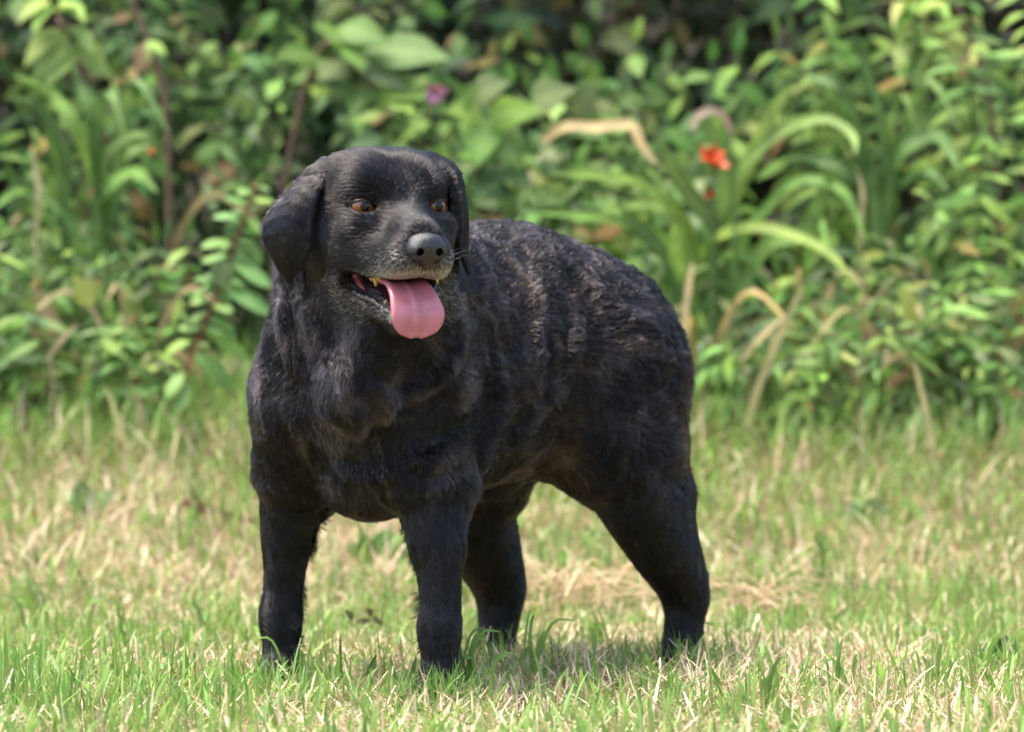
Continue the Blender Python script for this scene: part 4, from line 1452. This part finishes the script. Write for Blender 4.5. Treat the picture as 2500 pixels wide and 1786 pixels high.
for (pts_, w, c) in (([(1720, 640), (1760, 575), (1850, 555), (1950, 580), (2030, 625), (2085, 690)], 0.036, LIME), ([(1770, 560), (1830, 400), (1880, 290), (1935, 205)], 0.044, LIME), ([(1760, 600), (1800, 430), (1900, 330), (2010, 290), (2080, 330), (2090, 380)], 0.034, BRIGHT),
                     ([(1700, 620), (1600, 470), (1480, 430), (1330, 425)], 0.036, LIME), ([(1690, 640), (1640, 520), (1590, 500), (1480, 510)], 0.045, BRIGHT), ([(1690, 760), (1655, 640), (1650, 580), (1640, 545)], 0.040, LIME), ([(1760, 620), (1700, 500), (1650, 430), (1610, 330)], 0.050, MID),
                     ([(1800, 620), (1880, 500), (1960, 440), (2060, 470), (2120, 600)], 0.034, BRIGHT), ([(1740, 620), (1770, 480), (1750, 360), (1700, 280)], 0.046, MID), ([(1660, 640), (1560, 560), (1450, 530), (1300, 520)], 0.034, BRIGHT),
                     ([(1840, 640), (1960, 570), (2010, 480), (2030, 420)], 0.05, BRIGHT), ([(1650, 700), (1600, 600), (1540, 540), (1500, 480)], 0.05, MID)):
    ribbon(e, 'leaf', [tuple(r)] + [tuple(P(a, b, D - 0.04 * k)) for k, (a, b) in enumerate(pts_)], w * 0.72, jitter(tuple(x * 0.85 for x in c), 0.15), n=24, roll=random.uniform(-0.5, 0.5), tip=0.25 if w > 0.04 else 0.06)
nspots = [(u, 8.75) for u in (330, 30, 1260, 1430, 1950, 2330, 2480)]
nl = by_nearness(nspots, 'small clump of narrow arching leaves,', [M_CANE, M_HEART, M_BENT, M_STRAPR])
for q in nspots:
    strap_clump(on_ground(*q), nl[q], 'narrow-leaved clumps low in the hedge', 8, 0.55, 0.024, [MID, BRIGHT, DEEP])
wspots = [(1960, 8.45), (2300, 8.5), (1700, 8.35), (60, 8.4), (330, 8.35), (2200, 8.3), (2420, 8.4)]
wl = by_nearness(wspots, 'clump of withered tan grassy leaves,', [M_STALK, M_DEADR, M_STRAWR, M_REDST, M_PURP])
for q in wspots:
    strap_clump(on_ground(*q), wl[q], 'withered clumps at the hedge foot', 9, 0.36, 0.012, [(0.42, 0.30, 0.15), (0.50, 0.40, 0.20), (0.30, 0.20, 0.11), BRIGHT], name='withered_clump')
# heart-leaved climber
r = on_ground(1230, 8.6)
e = plant('heart_leaf_climber', r, 'climber with large pale heart-shaped leaves beside the dog’s ear', 'climber')
put_tube(e, 'stem', spline([tuple(r), tuple(P(1240, 600, 8.6)), tuple(P(1225, 380, 8.58)), tuple(P(1190, 280, 8.55)), tuple(P(1110, 250, 8.55))], 22), np.linspace(0.004, 0.002, 22), M_STEM_GREEN)
for (b, t, w, c, v) in (((1180, 292), (1168, 392), 1.0, BRIGHT, 0), ((1200, 285), (1310, 262), 0.75, BRIGHT, 0), ((1170, 270), (1105, 262), 0.8, LIME, 1), ((1215, 330), (1270, 395), 0.9, MID, 1), ((1120, 255), (1150, 215), 0.9, MID, 1),
                        ((1225, 400), (1290, 440), 0.8, DEEP, 1), ((1230, 440), (1160, 480), 0.9, DEEP, 0), ((1160, 230), (1230, 200), 0.9, GREY, 0), ((1300, 250), (1390, 215), 0.9, GREY, 0), ((1400, 280), (1440, 210), 0.9, GREY, 1)):
    p, q_ = P(*b, 8.52), P(*t, 8.46)
    put_leaf(e, 'heart', p, q_ - p, (q_ - p).length * 1.08, jitter(c, 0.08), (0.05, -1, 0.35), width=w, variant=v)
# low leafy weeds along the hedge foot
def weeds(spots, what, group, marks, nst, kind, size, pal, gap, start, name, cat, rad, pairs=False):
    labs = by_nearness([q[:2] for q in spots], what, marks)
    for u, D, h in spots:
        shrub(on_ground(u, D), labs[(u, D)], group, h, (0, -0.05), nst, kind, size, pal, gap=gap, start=start, name=name, cat=cat, rad=rad, pairs=pairs)


weeds([(40, 8.45, 0.36), (160, 8.55, 0.42), (290, 8.5, 0.36), (90, 8.3, 0.30), (360, 8.45, 0.34), (230, 8.35, 0.28), (10, 8.3, 0.28), (340, 8.25, 0.24)], 'bushy low weed with pointed leaves,', 'low weeds round the red-stemmed plant', [M_REDST, M_CANE, M_PURP],
      7, 'lance', 0.072, [MID, BRIGHT, MID, GREY], 0.042, 0.12, 'low_weed', 'weed', 0.003, True)
weeds([(1750, 8.45, 0.34), (1880, 8.35, 0.28), (2000, 8.5, 0.36), (2110, 8.4, 0.32), (2240, 8.5, 0.36), (2350, 8.35, 0.3), (2460, 8.45, 0.36), (2060, 8.25, 0.22), (2300, 8.3, 0.26), (1800, 8.25, 0.22), (1940, 8.2, 0.2), (2180, 8.25, 0.22), (2420, 8.25, 0.22)],
      'bushy low weed with pointed leaves,', 'low weeds behind the hind legs', [M_STALK, M_DEADR, M_STRAWR, M_FLOW],
      7, 'lance', 0.070, [BRIGHT, MID, BRIGHT, GREY], 0.042, 0.12, 'low_weed', 'weed', 0.003, True)
weeds([(1240, 8.7, 0.56), (1340, 8.75, 0.60), (1450, 8.6, 0.54), (1550, 8.7, 0.58), (1620, 8.55, 0.44), (1180, 8.8, 0.5), (1400, 8.9, 0.68), (1500, 9.0, 0.72), (1650, 8.9, 0.68), (1290, 9.0, 0.62), (1580, 9.1, 0.7)],
      'leafy green weed rising behind the back,', 'weeds behind the dog’s back', [M_HEART, M_BENT, M_FLOW],
      6, 'ovate', 0.080, [MID, BRIGHT, MID, GREY], 0.055, 0.25, 'tall_weed', 'weed', 0.004)
weeds([(2400, 8.8, 0.78), (2490, 8.7, 0.92), (2330, 9.0, 0.82), (2060, 9.1, 0.85), (2470, 8.5, 0.54), (1950, 9.0, 0.7), (2200, 9.1, 0.85)],
      'shrub with bright green pointed leaves,', 'bright shrubs by the drooping shrub', [M_STRAPR, M_FLOW],
      5, 'lance', 0.080, [BRIGHT, LIME, MID], 0.05, 0.3, 'leafy_shrub', 'shrub', 0.005, True)
weeds([(340, 8.75, 0.56), (30, 8.75, 0.5), (150, 8.9, 0.6), (260, 8.95, 0.62)], 'tall weed with glossy pointed leaves,', 'glossy weeds by the strap leaves', [M_CANE, M_PURP],
      5, 'lance', 0.085, [MID, (0.09, 0.27, 0.08), BRIGHT, DEEP], 0.055, 0.25, 'tall_weed', 'weed', 0.004)
# outside the frame, so the hedge goes on
for k in range(10):
    sgn = -1 if k % 2 else 1
    shrub(Vector((sgn * (1.25 + 0.3 * (k // 2)), 2.85 + 0.15 * (k % 3), 0.29)), 'green hedge shrub beyond the ends of the flower bed', 'hedge shrubs beyond the bed', random.uniform(0.6, 1.1), (0, -0.05), 4, 'ovate', 0.10, [MID, BRIGHT, DEEP], gap=0.09, start=0.15)

# red-stemmed plant with paired oblong leaves
r = on_ground(445, 8.17)
e = plant('red_stemmed_plant', r, 'red-stemmed plant with paired pale oblong leaves by the dog’s ear', 'plant')
D = 8.12
st = [tuple(r), tuple(P(452, 930, D)), tuple(P(475, 850, D)), tuple(P(502, 785, D)), tuple(P(530, 715, D)), tuple(P(555, 650, D)), tuple(P(578, 585, D)), tuple(P(603, 515, D)), tuple(P(624, 446, D))]
put_tube(e, 'stem', spline(st, 40), np.linspace(0.0040, 0.0020, 40), M_STEM_RED)
SED = (0.18, 0.32, 0.09)
for (b, t) in (((592, 580), (650, 622)), ((575, 610), (650, 652)), ((566, 638), (652, 682)), ((545, 705), (644, 718)), ((512, 770), (586, 803)), ((500, 808), (602, 848)), ((466, 858), (578, 912)), ((600, 535), (645, 560)),
               ((590, 540), (532, 508)), ((566, 590), (508, 580)), ((556, 630), (500, 618)), ((528, 690), (482, 676)), ((512, 735), (478, 708)), ((470, 830), (398, 842)), ((470, 810), (455, 768)), ((452, 905), (410, 945)), ((610, 500), (560, 478)), ((612, 490), (648, 470)), ((618, 470), (596, 440)), ((622, 460), (636, 425)), ((520, 745), (560, 750)), ((455, 930), (440, 990)), ((480, 840), (505, 838))):
    p, q_ = P(*b, D), P(*t, D - random.uniform(0.0, 0.05))
    put_leaf(e, 'oblong', p, q_ - p, (q_ - p).length * 1.15, jitter(SED if random.random() < 0.75 else LIME, 0.12), (0, -0.8, 1.0), width=0.85)
stem_line = spline(st, 60)
for k in range(30):
    t_ = 20 + int(38 * k / 29)
    p = Vector(stem_line[t_])
    sd = 1 if k % 2 else -1
    ln = 0.050 * (1.0 - 0.45 * (k / 29)) * random.uniform(0.85, 1.2)
    d_ = Vector((sd * 0.9, random.uniform(-0.6, 0.3), random.uniform(-0.25, 0.35)))
    put_leaf(e, 'oblong', p, d_, ln, jitter(SED, 0.15), (0, -0.8, 1.0), width=0.9)
p, q_ = P(540, 700, D - 0.03), P(545, 655, D - 0.04)
put_leaf(e, 'oblong', p, q_ - p, 0.05, jitter(GREY, 0.05), (0, -1, 0.1), width=1.9)

# ------------------------------------------------------------------ single leaves, stalks and flowers
def flower(u, v, D, size, mat, label, name, up=(0.1, -0.6, 0.5), stalk=True, npet=6):
    c = P(u, v, D)
    e = plant(name, on_ground(u, D + 0.05), label, 'flower')
    z = Vector(up).normalized()
    x = z.cross(Vector((0, 0, 1))).normalized()
    y = z.cross(x)
    for k in range(npet):
        a = 2 * math.pi * k / npet + 0.3
        d = (x * math.cos(a) + y * math.sin(a)) * random.uniform(0.35, 0.75) + z * random.uniform(0.4, 0.9)
        o = put_leaf(e, 'ovate', c, d, size * random.uniform(0.85, 1.1), (1, 1, 1, 1), tuple(z), width=1.5, variant=0)
        o.name = 'petal'
        o.data = PETAL[mat.name]
    if stalk:
        put_tube(e, 'stalk', spline([tuple(e.location), tuple(P(u + 10, v + 160, D + 0.02)), tuple(c)], 14), np.linspace(0.003, 0.002, 14), M_STEM_GREEN)
    return e


PETAL = {}
for m in (M_ORANGE, M_PINK):
    me = LEAVES['ovate'][0].copy()
    me.name = 'petal'
    me.materials.clear()
    me.materials.append(m)
    PETAL[m.name] = me
flower(1735, 395, 8.28, 0.040, M_ORANGE, 'large orange flower among the pale strap leaves', 'orange_flower', up=(0.2, -0.8, 0.6))
flower(1732, 470, 8.25, 0.014, M_ORANGE, 'small orange bud hanging just below the large orange flower', 'orange_flower', up=(0, -0.6, -0.4))
flower(368, 372, 8.58, 0.009, M_ORANGE, 'tiny orange flower between the strap leaves and the slanting brown cane', 'orange_flower')
flower(2374, 412, 8.58, 0.009, M_ORANGE, 'tiny orange flower among weeds under the drooping yellow-green shrub', 'orange_flower')
flower(1060, 222, 8.5, 0.032, M_PINK, 'pink flower bud hanging between the lime sprig and the heart leaves', 'pink_flower', up=(0.1, -0.8, -0.3))

TAN = (0.40, 0.26, 0.13)


def dry_strap(pts_, w, label, color, D=8.3, name='dry_leaf'):
    r = on_ground(pts_[0][0], D)
    e = plant(name, r, label, 'dry leaf')
    ribbon(e, 'blade', [tuple(P(a, b, D - 0.02 * k)) for k, (a, b) in enumerate(pts_)], w * 0.75, jitter(color, 0.05), n=18, tip=0.3, roll=random.uniform(-0.5, 0.5))
    put_tube(e, 'stalk', spline([tuple(r), tuple(P(pts_[0][0] + 10, (pts_[0][1] + 1000) / 2, D)), tuple(P(*pts_[0], D))], 12), np.linspace(0.003, 0.002, 12), M_STEM_TAN if name == 'dry_stalk' else M_STEM_GREEN)


dry_strap([(1325, 345), (1380, 310), (1460, 312), (1540, 306), (1562, 350), (1600, 400)], 0.034, 'tan withered strap leaf bent over above the dog’s back', TAN)
dry_strap([(1785, 325), (1765, 285), (1735, 270), (1700, 288), (1690, 320)], 0.026, 'pinkish curled withered leaf above the large orange flower', (0.30, 0.19, 0.17))
dry_strap([(1660, 830), (1672, 760), (1682, 690), (1690, 640)], 0.020, 'pale tan upright stalk rising from behind the rump', (0.60, 0.44, 0.29), D=8.2, name='dry_stalk')
dry_strap([(1820, 1050), (1850, 950), (1890, 850), (1925, 770), (1960, 700)], 0.020, 'pale forked dry stalk leaning behind the hind legs', (0.55, 0.46, 0.24), D=8.15, name='dry_stalk')
dry_strap([(1810, 880), (1860, 820), (1930, 760)], 0.016, 'short dry stalk crossing the pale forked stalk', (0.50, 0.38, 0.22), D=8.2, name='dry_stalk')
dry_strap([(2290, 1200), (2275, 1080), (2250, 960), (2230, 880)], 0.016, 'tall straw-coloured stem standing in the rough grass below the yellow leaf', (0.62, 0.52, 0.26), D=8.0, name='dry_stalk')
dry_strap([(330, 1200), (310, 1100), (280, 1000), (255, 940)], 0.014, 'tall straw-coloured stem standing in rough grass near the red-stemmed plant', (0.60, 0.50, 0.26), D=8.0, name='dry_stalk')
dry_strap([(470, 1080), (450, 1050), (425, 1030)], 0.022, 'dead brown blade lying at the foot of the red-stemmed plant', (0.30, 0.2, 0.13), D=8.05)
dry_strap([(120, 870), (150, 830), (190, 790)], 0.014, 'short dry stalk slanting up from the brown dead leaf', (0.46, 0.34, 0.22), D=8.15, name='dry_stalk')
dry_strap([(85, 580), (95, 480), (85, 400), (75, 360)], 0.016, 'tan dry stalk standing among the sprawling weeds and strap leaves', (0.42, 0.33, 0.2), D=8.35, name='dry_stalk')
dry_strap([(2100, 560), (2105, 480), (2095, 420)], 0.018, 'tan dry stalk standing behind the low arching leaf', (0.42, 0.33, 0.2), D=8.35, name='dry_stalk')


def single_leaf(b, t, D, kind, color, label, name, cat, width=1.0, mat=None):
    r = on_ground(b[0], D)
    e = plant(name, r, label, cat)
    p, q_ = P(*b, D), P(*t, D - 0.03)
    o = put_leaf(e, kind, p, q_ - p, (q_ - p).length * 1.05, (*color, 1), (0.5, -1, 0.55), width=width, variant=0)
    put_tube(e, 'stalk', spline([tuple(r), tuple((np.array(r) + np.array(p)) / 2 + np.array([0.01, 0, 0])), tuple(p)], 10), np.linspace(0.0025, 0.0015, 10), M_STEM_GREEN)
    return o


single_leaf((118, 745), (108, 848), 8.28, 'ovate', (0.34, 0.19, 0.11), 'brown dead oval leaf hanging in weeds near the red-stemmed plant', 'dead_leaf', 'dead leaf', 1.25)
single_leaf((2128, 790), (2122, 892), 8.30, 'ovate', (0.30, 0.17, 0.11), 'brown dead oval leaf hanging in weeds behind the hind legs', 'dead_leaf', 'dead leaf', 1.25)
single_leaf((225, 750), (190, 672), 8.2, 'ovate', (0.40, 0.42, 0.09), 'yellow oval leaf in weeds near the red-stemmed plant', 'yellow_leaf', 'leaf', 1.45)
single_leaf((2240, 785), (2208, 705), 8.25, 'ovate', (0.40, 0.42, 0.09), 'yellow oval leaf in weeds behind the hind legs', 'yellow_leaf', 'leaf', 1.45)

# ------------------------------------------------------------------ on the lawn
# stick
a, b = ghit(450, 1236, 0.03), ghit(650, 1276, 0.03)
e = plant('stick', (a + b) / 2 - Vector((0, 0, 0.03)), 'thin crooked brown stick lying on the grass by the dog’s fore leg', 'stick')
pp = [tuple(a + Vector((0, 0, 0.012))), tuple(a.lerp(b, 0.25) + Vector((0, 0, 0.0))), tuple(a.lerp(b, 0.45) + Vector((0, 0.01, 0.004))), tuple(a.lerp(b, 0.7)), tuple(b)]
put_tube(e, 'shaft', spline(pp, 20), np.linspace(0.0065, 0.0035, 20) * (1 + 0.2 * np.sin(np.arange(20) * 2.1)), M_TWIG, 7)
put_tube(e, 'side_twig', spline([pp[1], tuple(np.array(pp[1]) + np.array([-0.02, 0.0, 0.03])), tuple(np.array(pp[1]) + np.array([-0.028, 0.0, 0.055]))], 6), np.linspace(0.004, 0.002, 6), M_TWIG, 6)


def straw_clump(u, v, r, n, label, col):
    c = ghit(u, v, 0.02)
    c.z = float(terrain(c.x, c.y))
    e = plant('straw_clump', c, label, 'straw')
    V, Q, C, off = [], [], [], 0
    for k in range(n):
        a0 = random.uniform(0, 2 * math.pi)
        L = random.uniform(0.6, 1.5) * r
        p0 = np.array([random.gauss(0, r * 0.30), random.gauss(0, r * 0.25), random.uniform(0.01, r * 0.65)])
        d = np.array([math.cos(a0), math.sin(a0) * 0.7, random.uniform(-0.1, 0.55)])
        p1 = p0 + d * L * 0.5 + np.array([0, 0, random.uniform(0, 0.3) * r])
        p2 = p0 + d * L + np.array([random.gauss(0, 0.2) * r, 0, random.uniform(-0.35, 0.1) * r])
        for p in (p0, p1, p2):
            p[2] = max(p[2], 0.004)
        vv, ff = tube(spline([p0, p1, p2], 7), np.linspace(0.0014, 0.0008, 7) * random.uniform(0.6, 1.3), 4)
        ff = ff[0]
        V.append(vv)
        Q.append(ff + off)
        C.append(np.tile(np.array(col) * random.uniform(0.6, 1.25), (len(vv), 1)))
        off += len(vv)
    me = mesh_np('strands', np.concatenate(V), [np.concatenate(Q)], [M_STRAW])
    vcol(me, 'tint', np.concatenate(C))
    o = link('strands', me, e)
    o['kind'] = 'stuff'


straw_clump(1395, 1475, 0.10, 85, 'tangle of tan straw on the lawn between the hind legs', (0.68, 0.52, 0.32))
straw_clump(1845, 1495, 0.08, 75, 'small tangle of tan straw on the lawn beyond the hind foot', (0.66, 0.50, 0.31))

# crumbled dark leaf
c = ghit(885, 1572, 0.01)
e = plant('crumbled_leaf', Vector((c.x, c.y, 0.0)), 'dark crumbled dead leaf in the grass between the fore legs', 'dead leaf')
for k in range(5):
    o = put_leaf(e, 'ovate', Vector((c.x, c.y, 0.03)) + Vector((random.uniform(-0.02, 0.02), random.uniform(-0.01, 0.01), random.uniform(-0.006, 0.006))), (random.uniform(-1, 1), random.uniform(-0.6, 0.2), random.uniform(-0.2, 0.6)), 0.022, (0.07, 0.035, 0.025, 1), (random.uniform(-1, 1), -1, 0.5))

# broad-leaved lawn weeds
for (u, v, n, s, c, lab) in ((1575, 1520, 4, 0.035, BRIGHT, 'small round-leaved weed in the lawn next to the dog’s near hind foot'), (2440, 1600, 5, 0.045, DEEP, 'dark-leaved weed in the lawn well beyond the small straw tangle'),
                             (1960, 1768, 5, 0.045, BRIGHT, 'bright-leaved weed at the sunny pale edge of the lawn'), (2110, 1260, 4, 0.06, GREY, 'weed with an upright grey-green paddle leaf in the rough grass below the brown dead leaf'),
                             (208, 1225, 4, 0.06, GREY, 'weed with an upright grey-green paddle leaf in the rough grass near the red-stemmed plant'), (1010, 1350, 7, 0.06, BRIGHT, 'low leafy weed showing under the dog’s chest'), (905, 1345, 6, 0.06, MID, 'darker low leafy weed under the dog’s chest')):
    g = ghit(u, v, 0.02)
    g.z = float(terrain(g.x, g.y))
    e = plant('lawn_weed', g, lab, 'weed')
    for k in range(n):
        a_ = 2 * math.pi * k / n + random.uniform(-0.4, 0.4)
        put_leaf(e, 'oblong', g + Vector((0, 0, 0.006)), (math.cos(a_), math.sin(a_) - 0.2, random.uniform(0.6, 1.4)), s * random.uniform(0.8, 1.2), jitter(c, 0.12), (0, -1, 0.5), width=1.2)

# tufts of long grass
TUFTS = ((1150, 1715, 9, 0.115, 'tuft of long green blades rising in front of the hind foot that is farther back'), (1290, 1690, 5, 0.13, 'pair-like tuft of tall blades beneath the dog’s belly'), (720, 1690, 8, 0.10, 'tuft of bright blades in front of the fore paw by the stick'),
         (1085, 1668, 11, 0.095, 'tuft of crossing blades in front of the dog’s middle fore paw'), (1660, 1640, 9, 0.10, 'tuft of green blades in front of the outstretched hind foot'), (90, 1560, 9, 0.11, 'tuft of upright green blades beside the dry patch of lawn'),
         (2000, 1440, 7, 0.11, 'tuft of blades just beyond the small straw tangle'), (1450, 1600, 10, 0.075, 'short dark tuft in front of the large straw tangle'), (300, 1580, 6, 0.09, 'sparse tuft on the dry patch of lawn'), (1880, 1770, 8, 0.10, 'tuft of pale blades by the bright-leaved weed'),
         (2280, 1700, 8, 0.085, 'tuft of fine blades on the bleached grass'), (2060, 1720, 6, 0.12, 'tall thin tuft on the bleached grass'))
for (u, v, n, L, lab) in TUFTS:
    g = ghit(u, v)
    g.z = float(terrain(g.x, g.y))
    e = plant('grass_tuft', g, lab, 'grass tuft')
    for k in range(n):
        a_ = random.uniform(0, 2 * math.pi)
        h_ = L * random.uniform(0.55, 1.05)
        sp = random.uniform(0.1, 0.65)
        o_ = Vector((math.cos(a_), 0.6 * math.sin(a_), 0))
        b0 = g + Vector((random.gauss(0, 0.012), random.gauss(0, 0.008), 0))
        ribbon(e, 'blade', [b0, b0 + o_ * (0.15 * sp * h_) + Vector((0, 0, 0.45 * h_)), b0 + o_ * (0.45 * sp * h_) + Vector((0, 0, 0.8 * h_)), b0 + o_ * (0.9 * sp * h_) + Vector((0, 0, h_ * (1 - 0.35 * sp)))],
               random.uniform(0.0035, 0.0060), jitter(random.choice([BRIGHT, BRIGHT, LIME, MID]), 0.12), n=9, roll=random.uniform(-0.8, 0.8))
